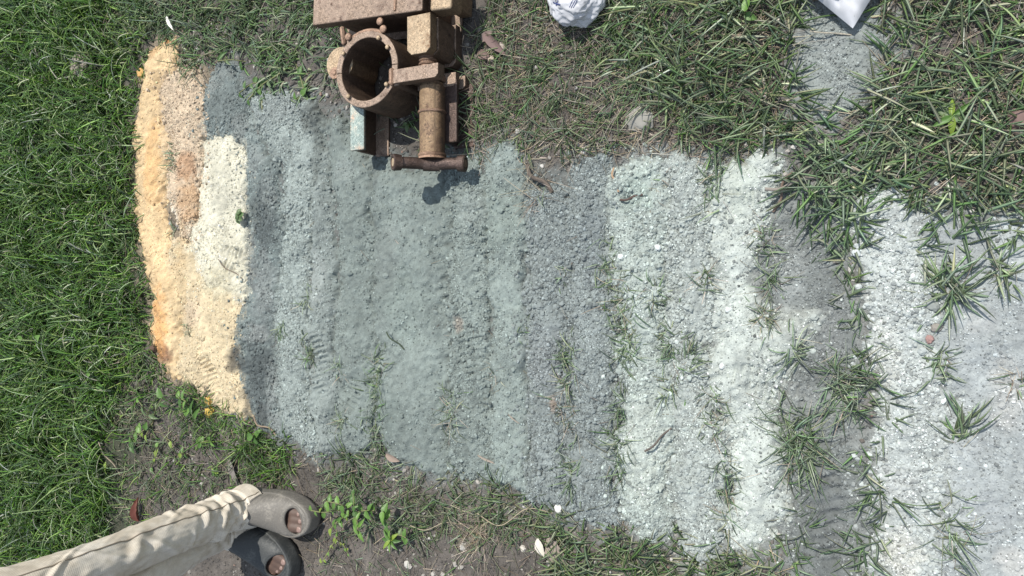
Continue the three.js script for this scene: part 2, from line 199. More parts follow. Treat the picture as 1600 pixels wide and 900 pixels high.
// ---------------------------------------------------------------- chips and pebbles
function rock(seed, squash = .7) { const g = new THREE.IcosahedronGeometry(1, 1), r = rng(seed), p = g.attributes.position, o = V(r() * 9, r() * 9, r() * 9); for (let i = 0; i < p.count; i++) { const v = V(p.getX(i), p.getY(i), p.getZ(i)); const s = 1 + .32 * n3(v.x * 1.1 + o.x, v.y * 1.1 + o.y, v.z * 1.1 + o.z); p.setXYZ(i, v.x * s, v.y * s * squash, v.z * s * .85); } g.computeVertexNormals(); return g; }
const ROCKS = [rock(1, .7), rock(2, .5), rock(3, .8), rock(4, .6)];
const _o = new THREE.Object3D(), _c = new THREE.Color();
function gravel(parent, count, rg, spot, size, colour) {
  const per = Math.ceil(count / 4); if (per < 1) return;
  ROCKS.forEach((geo, q) => { const m = new THREE.InstancedMesh(geo, M.stone, per); m.name = 'gravel'; m.userData.kind = 'stuff'; let n = 0;
    for (let t = 0; n < per && t < per * 30; t++) { const s = spot(rg); if (!s) continue; const r = size(rg); _o.position.set(s[0], s[1] + r * .18, s[2]); _o.rotation.set(rr(-.5, .5, rg), rg() * 6.28, rr(-.5, .5, rg)); _o.scale.set(r * rr(.8, 1.3, rg), r, r * rr(.8, 1.3, rg)); _o.updateMatrix(); m.setMatrixAt(n, _o.matrix); const c = colour(rg, s); m.setColorAt(n, _c.setRGB(c[0], c[1], c[2])); n++; }
    m.count = n; m.castShadow = m.receiveShadow = true; if (parent) parent.add(m); });
}
const v0 = (x, z) => 1 + .15 * fbm(x * 30, z * 24, 3, n2b);
for (const p of heaps) {
  const { nx, nz, x0, z0, st, h } = p, pos = [], col = [], uv = [], ind = [], map = new Int32Array(nx * nz).fill(-1), rg = rng(900 + p.idx);
  const vid = (k) => { if (map[k] >= 0) return map[k]; const i = k % nx, j = (k - i) / nx, x = x0 + i * st, z = z0 + j * st; map[k] = pos.length / 3; pos.push(x, h[k], z); uv.push(x / .6 + .37 * p.idx, z / .6);
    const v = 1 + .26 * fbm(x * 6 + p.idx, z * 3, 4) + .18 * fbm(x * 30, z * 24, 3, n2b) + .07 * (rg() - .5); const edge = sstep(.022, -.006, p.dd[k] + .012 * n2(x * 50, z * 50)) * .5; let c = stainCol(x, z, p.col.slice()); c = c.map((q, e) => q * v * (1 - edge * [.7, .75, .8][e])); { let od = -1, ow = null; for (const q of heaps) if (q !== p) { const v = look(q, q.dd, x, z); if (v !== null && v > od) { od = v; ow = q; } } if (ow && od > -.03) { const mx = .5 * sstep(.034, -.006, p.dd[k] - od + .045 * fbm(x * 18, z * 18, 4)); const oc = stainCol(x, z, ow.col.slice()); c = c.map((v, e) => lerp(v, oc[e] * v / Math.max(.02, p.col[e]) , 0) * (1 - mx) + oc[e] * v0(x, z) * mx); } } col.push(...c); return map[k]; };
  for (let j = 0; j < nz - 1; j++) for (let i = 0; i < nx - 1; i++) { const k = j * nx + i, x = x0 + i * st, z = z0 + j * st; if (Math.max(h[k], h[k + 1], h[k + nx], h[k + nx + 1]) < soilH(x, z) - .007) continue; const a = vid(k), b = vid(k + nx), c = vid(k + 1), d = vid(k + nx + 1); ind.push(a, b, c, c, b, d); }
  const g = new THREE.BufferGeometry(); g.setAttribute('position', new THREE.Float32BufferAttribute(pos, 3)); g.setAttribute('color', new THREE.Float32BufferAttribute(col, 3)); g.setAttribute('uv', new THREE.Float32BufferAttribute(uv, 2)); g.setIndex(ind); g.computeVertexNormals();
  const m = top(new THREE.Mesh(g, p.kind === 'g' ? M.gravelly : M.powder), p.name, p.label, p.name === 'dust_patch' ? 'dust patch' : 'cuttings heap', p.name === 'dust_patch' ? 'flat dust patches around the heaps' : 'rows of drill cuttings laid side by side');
  p.mesh = m;
  const big = p.kind === 'g';
  gravel(m, p.stones * 1.8, rg, (r) => { const x = rr(p.x0, p.x1, r), z = rr(p.z0, p.z1, r), d = look(p, p.dd, x, z); if (d === null || d < -.03 || (d < 0 && r() > .35)) return null; const ty = surf(x, z); let y = look(p, p.h, x, z); if (y < ty - .001) { if (d > 0 || r() > .5) return null; y = ty; } const want = .35 + .9 * n2(x * 9 + p.idx, z * 6) + (d < .025 ? .4 : 0); if (r() > want) return null; return [x, y, z]; },
    (r) => .0008 + (big ? .0036 : .0024) * Math.pow(r(), 4), (r, s) => { const c = stainCol(s[0], s[2], p.col.slice()), t = r(), v = t < .09 ? rr(1.25, 1.8, r) : t < .26 ? rr(.5, .75, r) : rr(.85, 1.25, r); return c.map((q) => Math.min(.7, q * v)); });
  gravel(m, p.stones * (big ? 2.2 : 1.3), rg, (r) => { const x = rr(p.x0, p.x1, r), z = rr(p.z0, p.z1, r), d = look(p, p.dd, x, z); if (d === null || d < -.015) return null; const y = look(p, p.h, x, z); if (y < surf(x, z) - .001) return null; if (r() > .45 + .8 * n2(x * 13 + p.idx, z * 8)) return null; return [x, y + .0002, z]; },
    (r) => .0007 + .0011 * Math.pow(r(), 2), (r, s) => { const c = stainCol(s[0], s[2], p.col.slice()), t = r(), v = t < .30 ? rr(1.3, 2.2, r) : t < .60 ? rr(.35, .6, r) : rr(.85, 1.2, r); return c.map((q) => Math.min(.72, q * v)); });
  gravel(m, big ? 80 : 44, rg, (r) => { const x = rr(p.x0, p.x1, r), z = rr(p.z0, p.z1, r), d = look(p, p.dd, x, z); if (d === null || d < -.012) return null; const y = look(p, p.h, x, z); if (y < surf(x, z) - .002) return null; if (r() > .25 + .9 * n2b(x * 11, z * 7) + (d < .03 ? .5 : 0)) return null; return [x, y - .0006, z]; },
    (r) => .0024 + .0046 * Math.pow(r(), 2.5), (r, s) => { const c = stainCol(s[0], s[2], p.col.slice()), v = rr(.88, 1.22, r); return c.map((q) => Math.min(.7, q * v)); });
}
gravel(GROUND, 9000, rng(4242), (r) => { const x = rr(-1.75, .3, r), z = rr(-.8, .8, r), [d] = heapDist(x, z); if (d > -.002) return null; if (r() > .35 + .8 * n2(x * 5, z * 5) + (d > -.05 ? .5 : 0)) return null; return [x, soilH(x, z) + .001, z]; },
  (r) => .0010 + .0045 * Math.pow(r(), 4), (r) => { const t = r(), k = rr(.7, 1.3, r); return (t < .05 ? [.42, .40, .37] : t < .3 ? [.30, .28, .25] : t < .32 ? [.22, .15, .12] : [.13, .115, .10]).map((v) => v * k); });
// ---------------------------------------------------------------- the steel clamp standing at the head of the rows
function boxUV(g, k = 1) { g = g.index ? g.toNonIndexed() : g; const p = g.attributes.position, n = g.attributes.normal, uv = new Float32Array(p.count * 2); for (let i = 0; i < p.count; i++) { const a = Math.abs(n.getX(i)), b = Math.abs(n.getY(i)), c = Math.abs(n.getZ(i)), x = p.getX(i), y = p.getY(i), z = p.getZ(i); const q = b >= a && b >= c ? [x, z] : a >= c ? [z, y] : [x, y]; uv[i * 2] = q[0] * k; uv[i * 2 + 1] = q[1] * k; } g.setAttribute('uv', new THREE.BufferAttribute(uv, 2)); return g; }
const merged = (...gs) => mergeGeometries(gs.map((g) => { const q = g.index ? g.toNonIndexed() : g; for (const k of Object.keys(q.attributes)) if (!['position', 'normal', 'uv'].includes(k)) q.deleteAttribute(k); return q; }));
const rustSp = specks(S, 4200, .8, 5, 41, 1, (r) => rr(-.5, .5, r));
const rN = [tileNoise(S, 8, 42), tileNoise(S, 24, 43), tileNoise(S, 90, 44), tileNoise(S, 300, 45)];
function rustTex(a, b, c, speckle) { return mkTex(S, (i) => { const t = clamp(.5 + .55 * rN[0][i] + .35 * rN[1][i] + .22 * rN[2][i]), u = clamp(.30 + .45 * rN[0][i] + .35 * rN[1][i] + .25 * rN[2][i] + .3 * rN[3][i]); const sp = rustSp.H[i] > .4 ? rustSp.C[i] * speckle : 0; return [0, 1, 2].map((k) => (lerp(lerp(a[k], b[k], t), c[k], u * .95 * u)) * (1 + .22 * rN[3][i] + .12 * rN[2][i] + 1.3 * sp)); }, true); }
const rustBump = mkTex(S, (i) => .5 + .12 * rN[1][i] + .12 * rN[2][i] + .12 * rN[3][i] - (rustSp.H[i] > .4 ? rustSp.H[i] * .04 : 0));
for (const t of [rustBump]) t.repeat.set(5, 5);
const rusty = (a, b, c, sp = .6, rough = .66, metal = .22) => { const t = rustTex(a, b, c, sp); t.repeat.set(5, 5); return new THREE.MeshStandardMaterial({ vertexColors: true, map: t, bumpMap: rustBump, bumpScale: .0022, roughness: rough, metalness: metal }); };
M.rust = rusty([.50, .43, .37], [.69, .615, .55], [.25, .185, .145], .8);
M.rustTan = rusty([.60, .52, .42], [.78, .71, .60], [.38, .29, .21]);
M.rustGold = rusty([.42, .34, .27], [.64, .55, .42], [.28, .205, .16], .5, .62, .2);
M.rustDark = rusty([.30, .25, .23], [.42, .35, .31], [.20, .16, .15], .4, .5, .45);
M.rustWeld = rusty([.54, .44, .37], [.68, .57, .48], [.38, .28, .22], .8);
{
  const cl = thing('drill_pipe_clamp', 'rusty steel split-collar pipe clamp with a screw handle, at the top of the grey rows', 'pipe clamp', V(-.93, 0, -.42));
  const gy = .002, O = V(.93, 0, .42);
  // painted shade: flanks and bore darkened by facing, tops pale; run-down streaks of rust
  const facingShade = (g) => { const n = g.attributes.normal, p = g.attributes.position, a = new Float32Array(n.count * 3); for (let i = 0; i < n.count; i++) { const up = n.getY(i), x = p.getX(i), y = p.getY(i), z = p.getZ(i), d = sstep(.15, .75, up + .25 * n3(x * 40, y * 40, z * 40)), s = .5 + .5 * n3(x * 55, y * 12, z * 55), o = .25 + .22 * s, m = .5 + .5 * n3(x * 16 + 3, y * 16, z * 16); const k = lerp(o, 1.05 + .4 * m, d); a[i * 3] = k; a[i * 3 + 1] = k * lerp(.86, 1, d); a[i * 3 + 2] = k * lerp(.74, 1, d); } g.setAttribute('color', new THREE.BufferAttribute(a, 3)); return g; };
  const put = (name, g, mat, label, uvk = 1) => part(cl, name, facingShade(boxUV(g.translate(O.x, O.y, O.z), uvk)), mat, label);
  const bx = (x0, x1, y0, y1, z0, z1, r = .0035) => new RoundedBoxGeometry(x1 - x0, y1 - y0, z1 - z0, 2, r).translate((x0 + x1) / 2, (y0 + y1) / 2, (z0 + z1) / 2);
  const RC = V(-.968, 0, -.455), RO = .0775, RI = .0672, TOP = .122;
  function half(sign) { const s = new THREE.Shape(), g = .0023, a0 = Math.asin(g / RO), a1 = Math.asin(g / RI), N = 40; for (let i = 0; i <= N; i++) { const a = a0 + (Math.PI - 2 * a0) * i / N; s[i ? 'lineTo' : 'moveTo'](RO * Math.cos(a), sign * RO * Math.sin(a)); } for (let i = N; i >= 0; i--) { const a = a1 + (Math.PI - 2 * a1) * i / N; s.lineTo(RI * Math.cos(a), sign * RI * Math.sin(a)); } s.closePath();
    return new THREE.ExtrudeGeometry(s, { depth: TOP - .012, bevelEnabled: true, bevelSize: .0022, bevelThickness: .0025, bevelSegments: 2, curveSegments: 1 }).rotateX(-Math.PI / 2).translate(RC.x, .006, RC.z); }
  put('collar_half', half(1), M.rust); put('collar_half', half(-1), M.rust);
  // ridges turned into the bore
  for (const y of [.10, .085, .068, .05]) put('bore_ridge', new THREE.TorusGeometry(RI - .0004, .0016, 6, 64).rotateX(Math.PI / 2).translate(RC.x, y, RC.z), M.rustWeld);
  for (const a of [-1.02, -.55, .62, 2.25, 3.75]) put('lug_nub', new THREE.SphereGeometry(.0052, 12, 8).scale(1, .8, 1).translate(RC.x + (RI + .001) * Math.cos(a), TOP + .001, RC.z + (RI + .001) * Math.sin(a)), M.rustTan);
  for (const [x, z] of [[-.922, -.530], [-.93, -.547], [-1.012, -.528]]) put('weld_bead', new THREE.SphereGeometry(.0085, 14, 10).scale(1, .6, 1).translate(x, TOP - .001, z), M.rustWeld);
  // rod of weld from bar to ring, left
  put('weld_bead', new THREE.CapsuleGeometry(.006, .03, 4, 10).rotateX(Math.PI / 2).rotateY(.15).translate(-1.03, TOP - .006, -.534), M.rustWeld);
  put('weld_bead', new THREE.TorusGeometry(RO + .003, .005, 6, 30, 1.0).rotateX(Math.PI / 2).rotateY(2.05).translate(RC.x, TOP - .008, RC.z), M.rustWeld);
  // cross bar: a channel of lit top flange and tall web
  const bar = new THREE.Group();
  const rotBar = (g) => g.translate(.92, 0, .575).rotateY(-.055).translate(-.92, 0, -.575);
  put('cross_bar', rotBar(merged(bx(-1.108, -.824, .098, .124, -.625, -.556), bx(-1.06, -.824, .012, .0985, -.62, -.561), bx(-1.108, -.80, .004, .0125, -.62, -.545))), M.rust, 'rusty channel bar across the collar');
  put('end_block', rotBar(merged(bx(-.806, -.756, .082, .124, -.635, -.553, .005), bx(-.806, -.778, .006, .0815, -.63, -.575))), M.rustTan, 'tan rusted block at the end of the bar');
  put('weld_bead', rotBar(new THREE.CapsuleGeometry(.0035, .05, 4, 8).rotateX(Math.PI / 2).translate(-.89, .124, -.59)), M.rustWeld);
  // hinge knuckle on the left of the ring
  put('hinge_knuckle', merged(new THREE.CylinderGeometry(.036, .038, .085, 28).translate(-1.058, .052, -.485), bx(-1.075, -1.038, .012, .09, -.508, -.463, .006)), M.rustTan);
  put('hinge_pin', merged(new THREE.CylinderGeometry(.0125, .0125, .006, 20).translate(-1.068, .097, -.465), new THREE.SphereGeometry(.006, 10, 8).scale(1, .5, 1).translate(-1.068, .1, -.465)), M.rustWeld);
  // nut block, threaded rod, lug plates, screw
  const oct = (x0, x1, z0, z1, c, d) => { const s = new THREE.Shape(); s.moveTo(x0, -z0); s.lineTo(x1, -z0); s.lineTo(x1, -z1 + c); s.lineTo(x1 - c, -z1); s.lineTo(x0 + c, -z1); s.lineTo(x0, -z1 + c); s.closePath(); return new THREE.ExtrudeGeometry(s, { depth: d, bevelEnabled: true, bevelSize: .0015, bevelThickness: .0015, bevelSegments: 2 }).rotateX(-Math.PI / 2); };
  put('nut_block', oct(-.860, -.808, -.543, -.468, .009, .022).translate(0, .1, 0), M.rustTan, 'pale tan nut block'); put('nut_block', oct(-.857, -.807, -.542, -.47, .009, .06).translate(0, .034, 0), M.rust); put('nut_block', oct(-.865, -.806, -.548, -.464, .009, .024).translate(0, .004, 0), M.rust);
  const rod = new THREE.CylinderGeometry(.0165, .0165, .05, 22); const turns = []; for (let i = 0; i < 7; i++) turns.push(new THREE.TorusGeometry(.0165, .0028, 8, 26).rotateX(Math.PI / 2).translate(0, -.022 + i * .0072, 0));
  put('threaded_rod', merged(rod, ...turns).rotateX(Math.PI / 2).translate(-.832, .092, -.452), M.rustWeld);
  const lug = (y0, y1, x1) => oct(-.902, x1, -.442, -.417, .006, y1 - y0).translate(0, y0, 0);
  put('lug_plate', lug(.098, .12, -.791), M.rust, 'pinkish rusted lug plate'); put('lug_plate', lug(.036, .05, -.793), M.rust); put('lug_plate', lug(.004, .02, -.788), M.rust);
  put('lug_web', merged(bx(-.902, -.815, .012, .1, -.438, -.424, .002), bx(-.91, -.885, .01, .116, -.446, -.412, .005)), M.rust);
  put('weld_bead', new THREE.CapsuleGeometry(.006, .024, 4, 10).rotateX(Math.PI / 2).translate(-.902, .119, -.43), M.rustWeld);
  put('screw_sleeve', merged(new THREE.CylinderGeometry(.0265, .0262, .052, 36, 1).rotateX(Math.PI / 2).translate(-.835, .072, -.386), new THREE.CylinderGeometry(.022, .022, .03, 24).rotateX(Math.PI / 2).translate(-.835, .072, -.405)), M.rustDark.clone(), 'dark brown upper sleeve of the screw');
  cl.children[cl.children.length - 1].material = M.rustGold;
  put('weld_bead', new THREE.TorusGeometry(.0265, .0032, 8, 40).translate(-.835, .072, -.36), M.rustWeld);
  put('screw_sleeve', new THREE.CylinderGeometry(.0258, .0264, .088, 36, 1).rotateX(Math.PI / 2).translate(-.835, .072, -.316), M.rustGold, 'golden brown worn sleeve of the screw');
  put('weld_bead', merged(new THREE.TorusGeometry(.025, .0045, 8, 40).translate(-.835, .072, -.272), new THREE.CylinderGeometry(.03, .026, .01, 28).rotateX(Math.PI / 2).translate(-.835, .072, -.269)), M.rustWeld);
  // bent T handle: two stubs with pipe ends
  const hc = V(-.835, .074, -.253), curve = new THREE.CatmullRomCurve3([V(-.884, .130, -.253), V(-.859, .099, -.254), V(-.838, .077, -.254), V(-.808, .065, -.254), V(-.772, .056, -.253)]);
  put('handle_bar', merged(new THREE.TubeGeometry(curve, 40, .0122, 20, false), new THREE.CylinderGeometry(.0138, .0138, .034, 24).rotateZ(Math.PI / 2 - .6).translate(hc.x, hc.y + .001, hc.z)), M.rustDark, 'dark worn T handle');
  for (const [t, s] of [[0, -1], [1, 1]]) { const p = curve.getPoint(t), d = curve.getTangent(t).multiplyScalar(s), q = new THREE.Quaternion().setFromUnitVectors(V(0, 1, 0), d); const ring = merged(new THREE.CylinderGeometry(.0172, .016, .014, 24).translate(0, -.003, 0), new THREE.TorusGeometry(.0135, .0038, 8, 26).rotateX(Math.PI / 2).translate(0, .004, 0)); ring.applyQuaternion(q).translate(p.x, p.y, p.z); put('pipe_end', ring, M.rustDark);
    const disc = new THREE.CylinderGeometry(.0085, .0085, .004, 20).translate(0, .0045, 0); disc.applyQuaternion(q).translate(p.x, p.y, p.z); put('end_plug', disc, s < 0 ? M.rustTan : M.rustWeld, s < 0 ? 'plug in the raised pipe end, coloured pale as if sunlit' : undefined); }  // raised plug takes a paler material to look sunlit
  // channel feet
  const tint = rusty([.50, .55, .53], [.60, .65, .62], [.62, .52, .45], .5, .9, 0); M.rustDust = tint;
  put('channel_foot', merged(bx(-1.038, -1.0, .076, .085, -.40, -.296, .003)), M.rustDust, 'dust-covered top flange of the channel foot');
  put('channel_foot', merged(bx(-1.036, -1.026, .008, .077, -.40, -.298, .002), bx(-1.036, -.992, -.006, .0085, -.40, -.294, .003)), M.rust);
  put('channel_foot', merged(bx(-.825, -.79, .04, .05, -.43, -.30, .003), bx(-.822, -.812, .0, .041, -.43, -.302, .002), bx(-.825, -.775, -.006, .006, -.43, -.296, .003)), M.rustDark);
}

// ---------------------------------------------------------------- the person standing at the far end of the rows
const cloth = (() => { const w = [tileNoise(S, 6, 61), tileNoise(S, 30, 62), tileNoise(S, 128, 63)]; const t = mkTex(S, (i) => { const x = i % S, y = (i - x) / S, wv = .018 * (Math.sin(x * Math.PI / 4) + Math.sin(y * Math.PI / 4)), d = clamp(.5 + .6 * w[0][i] + .4 * w[1][i]), k = 1 + wv + .03 * w[2][i] - .10 * d * d; return [.83 * k, .80 * k - .015 * d, .745 * k - .035 * d]; }, true); const b = mkTex(S, (i) => { const x = i % S, y = (i - x) / S; return .5 + .14 * (Math.sin(x * Math.PI / 4) + Math.sin(y * Math.PI / 4)) + .12 * w[1][i] + .1 * w[2][i]; }); t.repeat.set(2.2, 2.2); b.repeat.set(2.2, 2.2); return { t, b }; })();
M.cloth = new THREE.MeshPhysicalMaterial({ map: cloth.t, bumpMap: cloth.b, bumpScale: .0005, roughness: .9, sheen: .3, sheenRoughness: .7, side: THREE.DoubleSide });
const evaB = mkTex(512, (() => { const a = tileNoise(512, 24, 71), b = tileNoise(512, 170, 72); return (i) => .5 + .15 * a[i] + .3 * b[i]; })());
const evaC = (c) => mkTex(512, (() => { const a = tileNoise(512, 10, 73), b = tileNoise(512, 60, 74), d = tileNoise(512, 256, 75); return (i) => { const k = clamp(.35 + .5 * a[i] + .4 * b[i] + .2 * d[i]); return c.map((v, q) => v * (1 + .06 * d[i]) + k * k * .10 * [1, .95, .85][q]); }; })(), true);
for (const t of [evaB]) t.repeat.set(4, 4);
const eva = (c) => { const t = evaC(c); t.repeat.set(5, 5); return new THREE.MeshStandardMaterial({ map: t, bumpMap: evaB, bumpScale: .0006, roughness: .62, side: THREE.DoubleSide }); };
M.eva = eva([.42, .405, .38]); M.evaShaded = eva([.24, .25, .25]);  // second sandal gets a darker copy: the shade on it is painted in
M.skin = new THREE.MeshPhysicalMaterial({ color: lin(.10, .062, .046), roughness: .6 }); M.nail = new THREE.MeshStandardMaterial({ color: lin(.27, .18, .15), roughness: .45 });
function mcMesh(caps, lo, hi, cell, k = .008) { // smooth union of tapered capsules -> geometry
  const size = Math.max(hi.x - lo.x, hi.y - lo.y, hi.z - lo.z), n = Math.min(150, Math.ceil(size / cell) + 3), mc = new MarchingCubes(n, M.skin, false, false, 260000), half = size / 2 * 1.06, cx = (lo.x + hi.x) / 2, cy = (lo.y + hi.y) / 2, cz = (lo.z + hi.z) / 2;
  const at = (i) => (i - n / 2) / (n / 2) * half;
  for (let a = 0; a < n; a++) for (let b = 0; b < n; b++) for (let c = 0; c < n; c++) { const x = cx + at(c), y = cy + at(b), z = cz + at(a); let s = 0, m = 1e9; const ds = [];
    if (x < lo.x - .03 || x > hi.x + .03 || y < lo.y - .03 || y > hi.y + .03 || z < lo.z - .03 || z > hi.z + .03) { mc.field[c + b * n + a * n * n] = -1; continue; }
    for (const [p, q, r0, r1] of caps) { const ex = q.x - p.x, ey = q.y - p.y, ez = q.z - p.z, wx = x - p.x, wy = y - p.y, wz = z - p.z, t = clamp((wx * ex + wy * ey + wz * ez) / (ex * ex + ey * ey + ez * ez)), d = Math.hypot(wx - ex * t, wy - ey * t, wz - ez * t) - (r0 + (r1 - r0) * t); ds.push(d); if (d < m) m = d; }
    for (const d of ds) if (d - m < k * 6) s += Math.exp(-(d - m) / k); mc.field[c + b * n + a * n * n] = -(m - k * Math.log(s)) * 10; }
  mc.isolation = 0; mc.update(); const cnt = mc.count ?? mc.geometry.drawRange.count; const P3 = mc.positionArray.slice(0, cnt * 3), N3 = mc.normalArray.slice(0, cnt * 3);
  for (let i = 0; i < cnt; i++) { P3[i * 3] = P3[i * 3] * half + cx; P3[i * 3 + 1] = P3[i * 3 + 1] * half + cy; P3[i * 3 + 2] = P3[i * 3 + 2] * half + cz; }
  let g = new THREE.BufferGeometry(); g.setAttribute('position', new THREE.BufferAttribute(P3, 3)); g = mergeVertices(g, 1e-5); g.computeVertexNormals(); return g;
}
const person = thing('person', 'person in pale khaki trousers and grey slip-on sandals standing at the lower left', 'person', V(-1.38, 0, .56));
const PO = V(1.38, 0, -.56), toP = (g) => g.translate(PO.x, PO.y, PO.z);
const FEET = [
  { side: 1, toe: V(-1.196, 0, .540), dir: Math.atan2(.016, .235), hip: V(-1.42, .90, .565), knee: V(-1.378, .47, .542), mat: 'eva' },
  { side: -1, toe: V(-1.258, 0, .672), dir: Math.atan2(.10, .19), hip: V(-1.42, .90, .70), knee: V(-1.378, .47, .622), mat: 'evaShaded' },
];
// foot frame: f = distance from the heel towards the toes, s = sideways (+ = big toe side), y up. Left foot: the big toe lies to the person's right, which is +z
const FLEN = .255;
for (const F of FEET) { F.c = Math.cos(F.dir); F.sn = Math.sin(F.dir); F.gy = .004; F.w = (f, s, y) => V(F.toe.x - (FLEN - f) * F.c - s * F.side * F.sn * 1, F.gy + y, F.toe.z - (FLEN - f) * F.sn + s * F.side * F.c); F.ankle = F.w(.062, 0, .095); }
{
  const bones = []; const footCaps = [];
  for (const F of FEET) { const w = F.w; bones.push([F.ankle, F.knee.clone().lerp(F.ankle, .62), .024, .026], [F.knee.clone().lerp(F.ankle, .62), F.knee, .026, .027], [F.knee, F.hip, .027, .042]);
    const c = [[w(.03, 0, .052), F.ankle, .030, .033], [w(.03, 0, .050), w(.12, 0, .048), .026, .022], [F.ankle, w(.11, .002, .052), .029, .02], [w(.11, .008, .046), w(.18, .018, .034), .019, .012], [w(.11, -.008, .042), w(.172, -.018, .033), .017, .011], [w(.14, 0, .04), w(.18, 0, .034), .015, .012],
      [F.ankle, F.ankle.clone().lerp(F.knee, .22), .028, .028]];
    const toes = [[.021, .183, .238, .0128, .0112], [.003, .186, .237, .0094, .0084], [-.0115, .184, .230, .0086, .0078], [-.0235, .178, .219, .008, .0072], [-.033, .170, .206, .0074, .0068]];
    for (const [s, a, b, r0, r1] of toes) c.push([w(a - .012, s * .92, .033), w((a + b) / 2, s, .037), r0, r0], [w((a + b) / 2, s, .037), w(b, s * 1.02, .034), r0 * .95, r1]);
    footCaps.push(c); F.nails = toes.map(([s, a, b, r0, r1]) => [w(b - .004, s * 1.02, .034 + r1 * .9), r1]); }
  bones.push([FEET[0].hip, FEET[1].hip, .06, .06], [FEET[0].hip.clone().lerp(FEET[1].hip, .5), V(-1.435, .96, .632), .06, .06]);
  const gs = [mcMesh(bones, V(-1.62, .09, .42), V(-1.28, 1.08, .88), .012, .008)];
  FEET.forEach((F, i) => { const b = new THREE.Box3(); for (const [p, q, r0, r1] of footCaps[i]) { b.expandByPoint(p); b.expandByPoint(q); } b.expandByScalar(.04); gs.push(mcMesh(footCaps[i], b.min, b.max, .003, .0028)); });
  const strip = gs.map((g) => { const q = g.toNonIndexed(); return q; });
  part(person, 'body', toP(mergeVertices(mergeGeometries(strip))), M.skin, 'bare legs and feet');
  for (const F of FEET) for (const [p, r] of F.nails) { const g = new THREE.SphereGeometry(r * .72, 12, 8).scale(1.05, .35, .9).rotateY(-F.dir).translate(p.x, p.y, p.z); part(person, 'toenail', toP(g), M.nail); }
}
